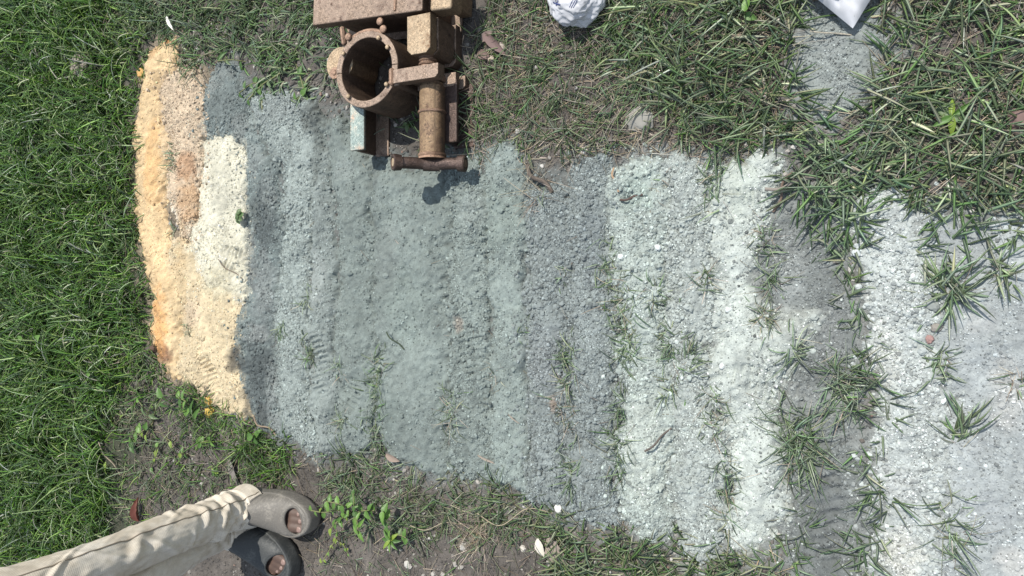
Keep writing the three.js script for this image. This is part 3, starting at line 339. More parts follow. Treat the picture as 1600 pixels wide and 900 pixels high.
// sandals: thick moulded sole with a raised rim, broad upper with an oval toe opening
const OUT = (() => { const pts = [[-.012, 0], [-.006, .026], [.02, .038], [.07, .038], [.12, .042], [.17, .052], [.205, .053], [.238, .043], [.262, .022], [.269, -.002], [.262, -.022], [.24, -.038], [.2, -.05], [.15, -.05], [.1, -.043], [.05, -.038], [.012, -.033], [-.006, -.02]]; return new THREE.CatmullRomCurve3(pts.map(([f, s]) => V(f * .985, 0, s * .93)), true).getPoints(120).slice(0, 120); })();
function halfWidth(f, sign) { let best = 0; for (let i = 0; i < 120; i++) { const a = OUT[i], b = OUT[(i + 1) % 120]; if ((a.x - f) * (b.x - f) <= 0 && a.z * sign >= 0) { const t = Math.abs(b.x - a.x) < 1e-9 ? 0 : (f - a.x) / (b.x - a.x); best = Math.max(best, Math.abs(lerp(a.z, b.z, t))); } } return best; }
function sandal(F, name) {
  const w = F.w, sole = []; // rings of the sole from the bottom edge over the rim to the footbed
  const rings = [[.90, 0], [.985, .003], [1, .012], [1, .030], [.985, .0365], [.95, .039], [.915, .0375], [.89, .032], [.86, .026], [.5, .0245], [0, .024]];
  const pos = [], uv = [], ind = [], C0 = V(.128, 0, 0); rings.forEach(([k, y], j) => OUT.forEach((p, i) => { const rim = y > .028 ? (p.x > .15 ? .006 * sstep(.15, .23, p.x) : .004 * sstep(.05, 0, p.x)) : 0; const q = w(C0.x + (p.x - C0.x) * k, p.z * k, y + rim); pos.push(q.x, q.y, q.z); uv.push(p.x * k, p.z * k + y); if (j < rings.length - 1) { const a = j * 120 + i, b = j * 120 + (i + 1) % 120; ind.push(a, b, a + 120, a + 120, b, b + 120); } }));
  const sg = new THREE.BufferGeometry(); sg.setAttribute('position', new THREE.Float32BufferAttribute(pos, 3)); sg.setAttribute('uv', new THREE.Float32BufferAttribute(uv, 2)); sg.setIndex(ind); sg.computeVertexNormals();
  const root = part(person, 'sandal', toP(sg), M[F.mat], name);
  // upper
  const fa = .112, fb = .256, N = 96, K = 18;
  const heightAt = (f) => lerp(.090, .056, sstep(.10, .19, f)) - .014 * sstep(.19, .25, f);
  const dome = (f, s) => { const e = halfWidth(f, s >= 0 ? 1 : -1) * .93, u = clamp(Math.abs(s) / Math.max(e, .004)); const base = .034; return base + (heightAt(f) - base) * Math.pow(Math.max(0, 1 - Math.pow(u, 2.4)), .55) * sstep(.268, .236, f); };
  const hole = (a) => [.222 + .0225 * Math.cos(a) + .004 * Math.sin(a), .004 + .0335 * Math.sin(a)];
  const outer = (a) => { const c = Math.cos(a), s = Math.sin(a), [hx, hy] = [.217, .003]; let lo = 0, hi = .2; for (let q = 0; q < 22; q++) { const m = (lo + hi) / 2, f = hx + c * m, z = hy + s * m; const ok = f > fa - .012 * Math.cos(z * 40) + .0 && f < fb && Math.abs(z) < halfWidth(f, z >= 0 ? 1 : -1) * .93; if (ok) lo = m; else hi = m; } return [hx + c * lo, hy + s * lo]; };
  const build = (off) => { const p = [], t = []; for (let i = 0; i < N; i++) { const a = i / N * Math.PI * 2, h = hole(a), o = outer(a); for (let j = 0; j <= K; j++) { const k = j / K, f = lerp(h[0], o[0], k), s = lerp(h[1], o[1], k); const q = w(f, s, dome(f, s) + off); p.push(q.x, q.y, q.z); t.push(f, s); } } return [p, t]; };
  const [p1, t1] = build(.004), [p2] = build(-.001), all = [...p1, ...p2], L = N * (K + 1), id = []; const at = (i, j, l) => l * L + (i % N) * (K + 1) + j;
  for (let i = 0; i < N; i++) { for (let j = 0; j < K; j++) { id.push(at(i, j, 0), at(i, j + 1, 0), at(i + 1, j, 0), at(i + 1, j, 0), at(i, j + 1, 0), at(i + 1, j + 1, 0)); id.push(at(i, j, 1), at(i + 1, j, 1), at(i, j + 1, 1), at(i + 1, j, 1), at(i + 1, j + 1, 1), at(i, j + 1, 1)); } for (const j of [0, K]) id.push(at(i, j, 0), at(i + 1, j, 0), at(i, j, 1), at(i, j, 1), at(i + 1, j, 0), at(i + 1, j, 1)); }
  const ug = new THREE.BufferGeometry(); ug.setAttribute('position', new THREE.Float32BufferAttribute(all, 3)); ug.setAttribute('uv', new THREE.Float32BufferAttribute([...t1, ...t1], 2)); ug.setIndex(id); ug.computeVertexNormals();
  part(root, 'upper', toP(ug), M[F.mat]);
  const rimPts = []; for (let i = 0; i < 60; i++) { const a = i / 60 * Math.PI * 2, h = hole(a); rimPts.push(w(h[0], h[1], dome(h[0], h[1]) + .0015)); }
  part(root, 'toe_opening_rim', toP(new THREE.TubeGeometry(new THREE.CatmullRomCurve3(rimPts, true), 100, .0032, 8, true)), M[F.mat]);
  const edge = []; for (let i = 0; i <= 30; i++) { const s = lerp(-.93, .93, i / 30), f = fa + .004, z = s * halfWidth(f, s >= 0 ? 1 : -1) * .97; edge.push(w(f - .012 * Math.cos(z * 40) + .001, z, dome(f, z) + .0025)); }
  part(root, 'upper_edge', toP(new THREE.TubeGeometry(new THREE.CatmullRomCurve3(edge), 60, .003, 8, false)), M[F.mat]);
}
sandal(FEET[0], 'grey-brown sandal with toes showing in its oval opening'); sandal(FEET[1], 'second sandal, turned outwards, its shade painted in as darker grey');
// trousers: two creased legs and the seat in one cloth surface
{
  const legs = FEET.map((F, li) => { const a = F.ankle; return { path: new THREE.CatmullRomCurve3([V(a.x + .012, .05, a.z + .001), V(a.x + .004, .12, a.z + .003), V(lerp(a.x, F.knee.x, .4), .25, lerp(a.z, F.knee.z, .4)), V(F.knee.x, .47, F.knee.z), V(lerp(F.knee.x, F.hip.x, .5), .68, lerp(F.knee.z, F.hip.z, .5)), V(F.hip.x, .86, F.hip.z), V(F.hip.x, .99, lerp(F.hip.z, .645, .35))]), li }; });
  // creases: height, direction round the leg, slope, half width, half length (radians), depth
  const FOLDS = [0, 1].map((li) => { const r = rng(91 + li * 7), o = []; for (const [y, n, am, wd] of [[.10, 3, .0075, .0075], [.118, 3, .0085, .009], [.142, 3, .008, .010], [.168, 3, .007, .010], [.20, 3, .0055, .010], [.25, 3, .0045, .010], [.31, 3, .005, .011], [.37, 4, .006, .012], [.42, 4, .0065, .012], [.47, 4, .0065, .012], [.53, 4, .006, .013], [.60, 3, .005, .013]]) for (let k = 0; k < n; k++) o.push([y + rr(-.02, .02, r), r() * 6.28, rr(-.045, .045, r) * (y > .2 ? 1.8 : .6), wd * rr(.6, 1.3, r), rr(.6, 1.7, r), am * rr(.38, .9, r)]); for (let k = 0; k < 7; k++) o.push([rr(.2, .6, r), r() * 6.28, rr(.12, .25, r) * (r() < .5 ? -1 : 1), rr(.010, .02, r), rr(.5, .9, r), rr(.002, .0045, r)]); return o; });
  const gs = legs.map(({ path, li }) => { const nu = 300, nv = 128, pos = [], uv = [], ind = [];
    for (let i = 0; i <= nu; i++) { const t = i / nu, c = path.getPoint(t), y = c.y; let r = lerp(.0435, .0465, sstep(.06, .40, y)) + .022 * sstep(.45, .85, y) + (li ? -.002 : 0);
      for (let j = 0; j <= nv; j++) { const a = j / nv * Math.PI * 2, ca = Math.cos(a), sa = Math.sin(a);
        let w = 0; // stacked folds over the ankle, long diagonal folds higher up, knee creases
        const ph = n3(ca * .7 + li * 5, sa * .7, y * 2.2) * 2.4, rdg = (v) => 1 - Math.abs(v) * 2;
        w += .0030 * n3(ca * .9 + li * 5, sa * .9, y * 4.5) + .0007 * n3(ca * 4, sa * 4 + li * 3, y * 26) + ph * 0;
        for (const [fy, fa, sl, wd, ln, am] of FOLDS[li]) { let da = a - fa; da -= Math.PI * 2 * Math.round(da / (Math.PI * 2)); if (Math.abs(da) > ln) continue; const q = (y - fy - sl * da - .006 * Math.sin(da * 3 + fy * 50)) / wd; if (q > 3 || q < -3) continue; const e = 1 - (da / ln) ** 2; w += am * e * (Math.exp(-q * q) - .55 * Math.exp(-((q - 1.5) ** 2)) - .25 * Math.exp(-((q + 1.7) ** 2))); }
        const cuff = y < .088 ? .0045 * sstep(.088, .085, y) + .005 * sstep(.085, .05, y) : 0; const rad = r + w + cuff, fl = 1 + .10 * ca * ca; pos.push(c.x + ca * rad * fl, c.y + (y < .1 ? .006 * Math.sin(a * 2 + 1 + li) : 0), c.z + sa * rad); uv.push(a * .06, y); } }
    for (let i = 0; i < nu; i++) for (let j = 0; j < nv; j++) { const k = i * (nv + 1) + j; ind.push(k, k + nv + 1, k + 1, k + 1, k + nv + 1, k + nv + 2); }
    const g = new THREE.BufferGeometry(); g.setAttribute('position', new THREE.Float32BufferAttribute(pos, 3)); g.setAttribute('uv', new THREE.Float32BufferAttribute(uv, 2)); g.setIndex(ind); g.computeVertexNormals(); g.userData = { pos, nv, nu }; return g; });
  const seat = new THREE.SphereGeometry(1, 40, 28).scale(.125, .15, .175); seat.translate(-1.435, .90, .632);
  const seam = (g, aj, lift) => { const { pos, nv, nu } = g.userData, pts = []; for (let i = 3; i <= nu; i += 3) { const j = Math.round(aj + 2 * Math.sin(i * .03)), k = (i * (nv + 1) + j) * 3, k2 = (i * (nv + 1) + (j + nv / 2) % nv) * 3; const p = V(pos[k], pos[k + 1], pos[k + 2]), q = V(pos[k2], pos[k2 + 1], pos[k2 + 2]); pts.push(p.add(p.clone().sub(q).setLength(lift))); } return new THREE.TubeGeometry(new THREE.CatmullRomCurve3(pts), 160, .0013, 6, false); };
  const seams = [seam(gs[0], 110, .0006), seam(gs[1], 110, .0006)];
  const tr = part(person, 'trousers', toP(merged(...gs, seat)), M.cloth, 'pale khaki trousers with creased hems');
  M.seam = new THREE.MeshStandardMaterial({ color: lin(.30, .25, .19), roughness: .95 });
  for (const s of seams) part(tr, 'side_seam', toP(s), M.seam);
}
// ---------------------------------------------------------------- grass
function bladeGeo(bend, twist, segs = 6, fold = .22, wid = (t) => Math.pow(1 - t, .7) * (.75 + .5 * t) ) { // root at the origin, unit length and unit width, bending towards +z
  const pos = [], ind = [], nor = []; let y = 0, z = 0, a = .06;
  for (let i = 0; i <= segs; i++) { const t = i / segs, w = Math.max(.02, wid(t)) * .5, tw = twist * t, c = Math.cos(tw), s = Math.sin(tw), ny = -Math.sin(a), nz = Math.cos(a), f = fold * w * .0;
    for (const k of [-1, 0, 1]) pos.push(k * w * c, y, z + k * w * s * .03); if (i < segs) { const q = i * 3; ind.push(q, q + 1, q + 3, q + 3, q + 1, q + 4, q + 1, q + 2, q + 4, q + 4, q + 2, q + 5); }
    for (const k of [-1, 0, 1]) { const n = V(k * -.45, ny, nz).normalize(); nor.push(n.x, n.y, n.z); }
    y += Math.cos(a) / segs; z += Math.sin(a) / segs; a += bend / segs * (.5 + t); }
  const g = new THREE.BufferGeometry(); g.setAttribute('position', new THREE.Float32BufferAttribute(pos, 3)); g.setAttribute('normal', new THREE.Float32BufferAttribute(nor, 3)); g.setIndex(ind); return g;
}
const BLADES = [.7, 1.4, 2.0, 2.7, 3.3, 4.0].map((b, i) => bladeGeo(b, (i % 3 - 1) * .8, 8)), LEAFY = [.3, .8, 1.3, 1.8].map((b, i) => bladeGeo(b, (i % 2) * .8, 6, .2, (t) => Math.pow(Math.sin(Math.PI * (.16 + .84 * t)), .8))), STRAWS = [.15, .6, 1.3, -.5].map((b) => bladeGeo(b, .2, 5, 0, (t) => .8 - .5 * t));
const mixc = (list, r) => { const a = list[Math.floor(r() * list.length)], k = rr(.5, 1.45, r); return [a[0] * k * rr(.9, 1.1, r), a[1] * k, a[2] * k * rr(.85, 1.15, r)]; };
const COL = {
  glint: [[.44, .54, .28], [.52, .58, .38], [.38, .50, .22], [.56, .57, .42]],  // blade colours painted as sunlit highlights
  lawn: [[.10, .235, .018], [.07, .175, .012], [.13, .28, .03], [.20, .35, .05], [.085, .20, .016], [.32, .45, .15], [.055, .135, .01]],
  dark: [[.11, .20, .05], [.14, .225, .07], [.085, .16, .04], [.19, .27, .11], [.26, .30, .15]],
  sage: [[.16, .25, .12], [.20, .28, .15], [.13, .21, .10], [.27, .35, .21], [.15, .27, .085], [.36, .39, .26]],
  olive: [[.22, .28, .145], [.27, .31, .175], [.185, .26, .125], [.36, .37, .24], [.165, .245, .10]],
  straw: [[.56, .47, .34], [.46, .37, .26], [.64, .55, .41], [.34, .27, .19], [.50, .43, .34], [.25, .195, .135]],
  tuft: [[.155, .22, .12], [.21, .275, .165], [.125, .18, .095], [.28, .33, .22], [.17, .245, .12]],
};
const pipPx = (poly, x, y) => { let s = false; for (let i = 0, j = poly.length - 1; i < poly.length; j = i++) { const [ax, ay] = poly[j], [bx, by] = poly[i]; if ((ay > y) !== (by > y) && x < (bx - ax) * (y - ay) / (by - ay) + ax) s = !s; } return s; };
const KEEP = []; // ground footprints kept free of grass: x, z, radius
for (const F of FEET) for (const f of [.02, .09, .16, .23]) { const p = F.w(f, 0, 0); KEEP.push([p.x, p.z, .045]); }
for (const [x, z, r] of [[-.952, -.454, .085], [-1.045, -.482, .04], [-.83, -.43, .05], [-.83, -.51, .05], [-1.018, -.35, .03], [-1.018, -.31, .03], [-1.05, -.58, .05], [-.97, -.58, .05], [-.88, -.58, .05], [-.785, -.59, .055], [-.835, -.33, .03], [-.835, -.28, .03]]) KEEP.push([x, z, r]);
KEEP.push([-.53, -.57, .05], [-.06, -.50, .035]);
function patch(name, label, poly, density, o) {
  const pg = poly.map(([a, b]) => { const p = P(a, b); return [p.x, p.z]; }), xs = pg.map((p) => p[0]), zs = pg.map((p) => p[1]), x0 = Math.min(...xs), x1 = Math.max(...xs), z0 = Math.min(...zs), z1 = Math.max(...zs);
  const rg = rng(3000 + used.size * 17 + Math.round(density)), want = Math.round((x1 - x0) * (z1 - z0) * density), geos = o.geos, per = geos.map(() => []);
  for (let i = 0; i < want; i++) { const x = rr(x0, x1, rg), z = rr(z0, z1, rg); if (!pipPx(pg, x + .02 * n2(x * 12, z * 12), z + .02 * n2b(x * 12, z * 12))) continue;
    const [d] = heapDist(x, z); if (d > (o.over ?? .0)) continue; if (KEEP.some((k) => (x - k[0]) ** 2 + (z - k[1]) ** 2 < k[2] ** 2)) continue;
    const cl = .5 + .5 * fbm(x * (o.cs ?? 9), z * (o.cs ?? 9), 3) * 1.6; if (rg() > lerp(1, cl, o.clump ?? .6)) continue;
    per[Math.floor(rg() * geos.length)].push([x, z]); }
  const root = new THREE.Group(); let first = null;
  geos.forEach((g, q) => { const L = per[q]; if (!L.length) return; const m = new THREE.InstancedMesh(g, o.mat, L.length);
    L.forEach(([x, z], i) => { const big = .8 + .35 * n2b(x * 7, z * 7), len = rr(o.len[0], o.len[1], rg) * big, w = rr(o.w[0], o.w[1], rg); const wind = (o.yaw ?? 0) + (n2(x * 6 + 30, z * 6) * 1.6);
      _o.position.set(x, surf(x, z) - .004 + (o.lift ? rg() * o.lift : 0), z); _o.rotation.set(0, 0, 0); _o.rotation.order = 'YXZ'; _o.rotation.y = o.free ? rg() * 6.283 : wind * .5 + (rg() - .5) * 5.6; _o.rotation.x = rr(o.tilt[0], o.tilt[1], rg); _o.rotation.z = rr(-.35, .35, rg); _o.scale.set(w, len, len); _o.updateMatrix(); m.setMatrixAt(i, _o.matrix);
      const c = mixc(COL[typeof o.col === 'string' ? o.col : o.col[Math.floor(rg() * o.col.length)]], rg); m.setColorAt(i, _c.setRGB(c[0], c[1], c[2])); });
    m.castShadow = m.receiveShadow = true; per[q] = m; if (!first) first = m; else first.add(m); if (first !== m) { m.name = 'blades'; m.userData.kind = 'stuff'; } });
  if (first) top(first, name, label, null, null, 'stuff');
}
const lawnO = { geos: BLADES, mat: M.blade, len: [.07, .175], w: [.004, .0078], tilt: [.1, 1.3], col: 'lawn', clump: .3, loose: 1 };
patch('grass', 'dense long green lawn along the left edge', [[-420, -500], [150, -500], [190, -60], [172, 60], [196, 110], [200, 200], [192, 350], [212, 450], [213, 560], [185, 640], [165, 700], [170, 800], [200, 950], [150, 1500], [-420, 1500]], 12500, lawnO);
patch('grass', 'pale bent blades lying on top of the lawn, coloured as highlights', [[-420, -500], [170, -500], [195, 60], [205, 400], [213, 560], [170, 700], [190, 950], [150, 1500], [-420, 1500]], 1500, { ...lawnO, geos: BLADES.slice(1), len: [.06, .16], w: [.0035, .0065], tilt: [.5, 1.35], col: 'glint', clump: .5, lift: .03 });  // extra pale blades imitate highlights on the lawn
patch('grass', 'short dark fringe of lawn against the orange strip', [[185, -60], [235, 30], [228, 105], [216, 200], [212, 330], [232, 400], [240, 520], [260, 590], [225, 625], [180, 650], [205, 560], [200, 450], [185, 350], [192, 200], [165, 60]], 15000, { ...lawnO, len: [.04, .10], col: ['lawn', 'dark'], clump: .6, over: .008 });
patch('grass', 'dark green grass above the orange and tan strips', [[170, -250], [500, -250], [505, 40], [480, 90], [440, 110], [400, 88], [350, 82], [318, 110], [298, 120], [282, 122], [262, 48], [225, 62], [180, 0]], 26000, { ...lawnO, len: [.035, .10], w: [.0035, .0065], tilt: [.3, 1.3], col: ['dark', 'dark', 'sage'], clump: .55, over: .02 });
patch('grass', 'thin grass between the dark row and the clamp', [[390, 60], [500, 60], [520, 150], [470, 165], [400, 150]], 9000, { ...lawnO, geos: [...LEAFY, BLADES[3]], len: [.03, .08], w: [.004, .007], tilt: [.6, 1.45], col: ['sage', 'olive'], over: .03 });
patch('grass', 'grass growing around and under the rusty clamp', [[490, -150], [745, -150], [742, 250], [700, 250], [640, 210], [520, 150], [490, 60]], 9000, { ...lawnO, len: [.04, .10], w: [.0035, .0055], tilt: [.3, 1.3], col: ['dark', 'sage', 'sage'] });
patch('grass', 'thin trampled grass between the clamp and the plastic bag', [[720, -100], [1010, -100], [1000, 200], [960, 230], [830, 235], [740, 240], [725, 120]], 36000, { ...lawnO, len: [.035, .095], w: [.0022, .0048], tilt: [.5, 1.45], col: ['sage', 'sage', 'dark', 'olive'], clump: .85 });
patch('grass', 'thick long grass between the plastic bag and the small dust patch', [[955, -120], [1275, -120], [1262, 40], [1255, 190], [1225, 225], [1130, 230], [1060, 215], [985, 150], [940, 60]], 24000, { ...lawnO, geos: [...LEAFY, BLADES[1], BLADES[3]], len: [.045, .11], w: [.0022, .005], tilt: [.35, 1.35], col: ['sage', 'dark', 'olive'], clump: .6 });
patch('grass', 'thick grass in the upper right corner', [[1362, -120], [1760, -120], [1760, 300], [1600, 300], [1450, 322], [1390, 290], [1350, 190], [1378, 90]], 22000, { ...lawnO, geos: [...LEAFY, BLADES[2]], len: [.04, .105], w: [.0024, .0055], tilt: [.5, 1.42], col: ['sage', 'sage', 'olive', 'dark'], clump: .75, over: .01 });
patch('grass', 'pale blades lying over the grass of the upper right, coloured as highlights', [[945, -120], [1760, -120], [1760, 300], [1460, 320], [1335, 460], [1290, 350], [1230, 230], [1060, 215], [960, 120]], 3200, { ...lawnO, geos: [...LEAFY, BLADES[1]], len: [.04, .12], w: [.0026, .0058], tilt: [.9, 1.45], col: ['glint', 'sage'], clump: .8, lift: .02, over: .01 });  // pale blades among these imitate highlights on the grass
patch('grass', 'broad-bladed grass between the whitish powder heap and the long whitish heap', [[1225, 175], [1385, 185], [1455, 310], [1370, 298], [1338, 320], [1340, 470], [1312, 440], [1285, 355], [1225, 290]], 24000, { ...lawnO, geos: LEAFY, len: [.03, .085], w: [.0024, .0055], tilt: [.5, 1.42], col: ['sage', 'sage', 'tuft'], clump: .45, over: .06 });
patch('grass', 'narrow grassy strip left of the long whitish heap', [[1300, 420], [1352, 420], [1366, 560], [1392, 620], [1384, 720], [1390, 800], [1372, 960], [1318, 960], [1338, 800], [1332, 700], [1314, 600], [1316, 520]], 26000, { ...lawnO, geos: [...LEAFY, BLADES[2], BLADES[3]], len: [.03, .08], w: [.002, .0048], tilt: [.4, 1.4], col: ['sage', 'tuft', 'tuft'], clump: .85, cs: 11, over: .2 });
patch('grass', 'ragged grass along the right side of the broad whitish heap', [[1212, 600], [1258, 630], [1275, 700], [1258, 750], [1250, 800], [1252, 960], [1212, 960], [1226, 860], [1222, 700]], 22000, { ...lawnO, len: [.03, .08], w: [.0018, .0042], tilt: [.4, 1.35], col: ['sage', 'tuft', 'tuft'], clump: .8, cs: 11, over: .2 });
patch('grass', 'grass spilling over the top end of the bluish white dust sheet', [[1425, 325], [1600, 290], [1700, 290], [1700, 390], [1600, 410], [1560, 370], [1500, 365], [1500, 450], [1462, 440]], 14000, { ...lawnO, geos: LEAFY, len: [.03, .085], w: [.0026, .0056], tilt: [.5, 1.4], col: ['sage', 'tuft'], clump: .8, over: .2 });
patch('grass', 'dense long grass along the lower ends of the mint and chalky rows', [[862, 800], [925, 822], [985, 824], [1020, 846], [1048, 820], [1085, 872], [1108, 876], [1128, 832], [1178, 872], [1235, 845], [1262, 980], [830, 1000], [850, 870]], 25000, { ...lawnO, geos: [...BLADES.slice(1), LEAFY[2]], len: [.045, .11], w: [.003, .0055], tilt: [.4, 1.35], col: ['sage', 'olive', 'dark'], clump: .45, over: .012 });
patch('grass', 'olive matted grass below the widest grey-green heap', [[500, 705], [580, 690], [640, 725], [720, 738], [850, 780], [885, 812], [860, 845], [760, 850], [700, 835], [640, 850], [560, 830], [500, 790]], 27000, { ...lawnO, len: [.035, .09], w: [.0025, .005], tilt: [.6, 1.45], col: ['olive', 'olive', 'sage', 'dark'], clump: .55, over: .015 });
patch('grass', 'sparse blades on the bare soil at the bottom centre', [[480, 780], [880, 810], [880, 980], [500, 980]], 9000, { ...lawnO, len: [.03, .07], w: [.002, .004], tilt: [.7, 1.45], col: ['olive', 'sage'], clump: .9 });
patch('grass', 'thin mixed grass on the soil between the lawn and the person', [[180, 635], [255, 585], [330, 640], [400, 662], [445, 700], [470, 745], [400, 755], [300, 785], [200, 820], [165, 750]], 15000, { ...lawnO, len: [.035, .09], w: [.003, .0056], tilt: [.4, 1.4], col: ['lawn', 'dark', 'olive'], clump: .75 });
patch('grass', 'green tufted edge below the beige heap and the dark slate row', [[285, 590], [330, 622], [392, 650], [430, 672], [462, 705], [448, 752], [405, 735], [350, 690], [295, 650]], 26000, { ...lawnO, len: [.04, .09], w: [.003, .0055], tilt: [.3, 1.3], col: ['dark', 'lawn', 'lawn'], clump: .6, over: .015 });
patch('grass', 'open field grass beyond the upper edge, behind the clamp and the bags', [[-300, -520], [480, -520], [1000, -620], [2050, -900], [2100, 300], [1720, 320], [1720, -110], [1000, -110], [480, -130], [-200, -420]], 4500, { ...lawnO, geos: [...LEAFY, BLADES[1], BLADES[3]], len: [.05, .12], w: [.003, .006], tilt: [.3, 1.3], col: ['sage', 'dark', 'olive'], clump: .8, over: .0 });
patch('grass', 'open field grass beyond the lower edge, below the rows', [[520, 960], [1240, 960], [1240, 920], [1300, 960], [1760, 960], [2050, 700], [2100, 1500], [1000, 1500], [520, 1400]], 4500, { ...lawnO, geos: [...LEAFY, BLADES[1], BLADES[3]], len: [.05, .12], w: [.003, .006], tilt: [.3, 1.3], col: ['sage', 'dark', 'olive'], clump: .8, over: .0 });
const furO = { ...lawnO, len: [.02, .06], w: [.002, .004], tilt: [.3, 1.35], col: ['tuft', 'tuft', 'sage'], clump: .95, cs: 16, over: 1 };
patch('grass', 'thin blades lining the furrow left of the pale mint heap', [[938, 390], [960, 390], [985, 520], [984, 600], [976, 770], [958, 770], [962, 600], [962, 520]], 11000, furO);
patch('grass', 'thin blades lining the furrow between the two bluish gravel rows', [[878, 500], [898, 500], [896, 760], [874, 760]], 6500, furO);
patch('grass', 'thin blades lining the furrows left of the widest grey-green heap', [[576, 540], [600, 540], [598, 640], [606, 705], [575, 720], [574, 640]], 9000, furO);
patch('grass', 'thin blades lining the furrow between chalky gravel and white powder', [[1098, 600], [1122, 610], [1142, 690], [1142, 850], [1118, 860], [1122, 760], [1112, 680]], 8500, furO);
patch('grass', 'thin blades lining the furrow right of the pale grey pebbly row', [[476, 440], [492, 440], [494, 700], [478, 700]], 3500, furO);
patch('grass', 'thin blades on the seam between mint heap and chalky gravel', [[1020, 430], [1050, 430], [1090, 580], [1060, 640], [1036, 620]], 2800, furO);
const strawO = { geos: STRAWS, mat: M.straw, len: [.03, .10], w: [.0011, .0024], tilt: [1.30, 1.60], col: 'straw', clump: .75, lift: .012, free: true };
patch('dry_grass', 'matted dry straw between the clamp and the mint heap', [[735, 10], [1120, -40], [1240, 60], [1240, 235], [1100, 248], [940, 240], [850, 262], [740, 240]], 27000, { ...strawO, over: .01 });
patch('dry_grass', 'dry straw lying in the grass of the upper right corner', [[1240, -80], [1700, -80], [1700, 330], [1400, 300], [1340, 230]], 16000, strawO);
patch('dry_grass', 'brown stalks littering the soil at the bottom centre', [[480, 700], [880, 790], [1240, 850], [1240, 980], [480, 980]], 5000, { ...strawO, over: .01 });
patch('dry_grass', 'dry stalks littering the soil beside the trousers', [[160, 620], [300, 600], [470, 700], [480, 760], [200, 830]], 9000, strawO);
patch('dry_grass', 'dry blades at the edge of the lawn', [[60, -60], [480, -60], [470, 100], [300, 110], [240, 80], [235, 600], [150, 640], [140, 60]], 800, { ...strawO, tilt: [.9, 1.55], lift: .03 });
patch('dry_grass', 'bits of dry stalk scattered over the grey heaps', [[440, 180], [960, 280], [1100, 300], [1220, 300], [1220, 850], [960, 800], [440, 680]], 420, { ...strawO, len: [.012, .05], w: [.0009, .0018], over: 1, lift: 0 });
// single tufts in the furrows and on the heaps
function tuft(px, py, o, label, group) {
  const rg = rng(Math.round(px * 31 + py * 7)), c = on(px, py), gs = [], n = Math.round((o.n ?? 34) * 2.3), dry = o.dry ?? .1;
  for (let i = 0; i < n; i++) { const stray = rg() < dry, pool = stray ? STRAWS : (o.leafy ? LEAFY : BLADES), g = pool[Math.floor(rg() * pool.length)].clone(), len = o.r * rr(.35, 1.3, rg), w = stray ? .0016 : rr(.0018, .0042, rg) * (o.leafy ? 1.15 : 1); const sp = (o.spread ?? .012) * 1.5, ox = (rg() + rg() - 1) * sp, oz = (rg() + rg() - 1) * sp * (o.long ?? 1.6); const x = c.x + ox, z = c.z + oz;
    _o.position.set(ox, surf(x, z) - c.y - .004, oz); _o.rotation.order = 'YXZ'; _o.rotation.set(rr(.2, o.flat ? 1.5 : 1.25, rg), (o.dir === undefined ? rg() * 6.28 : o.dir + (rg() + rg() - 1) * 1.6), rr(-.3, .3, rg)); _o.scale.set(w, len, len); _o.updateMatrix(); g.applyMatrix4(_o.matrix);
    const k = mixc(COL[stray ? 'straw' : (o.col ?? (rg() < .2 ? 'sage' : 'tuft'))], rg), ca = new Float32Array(g.attributes.position.count * 3); for (let q = 0; q < ca.length; q += 3) { ca[q] = k[0]; ca[q + 1] = k[1]; ca[q + 2] = k[2]; } g.setAttribute('color', new THREE.BufferAttribute(ca, 3)); gs.push(g); }
  const m = new THREE.Mesh(mergeGeometries(gs), M.blade); top(m, 'grass_tuft', label, 'grass tuft', group); m.position.copy(c); return m;
}
const FUR = 'grass tufts between the rows of cuttings';
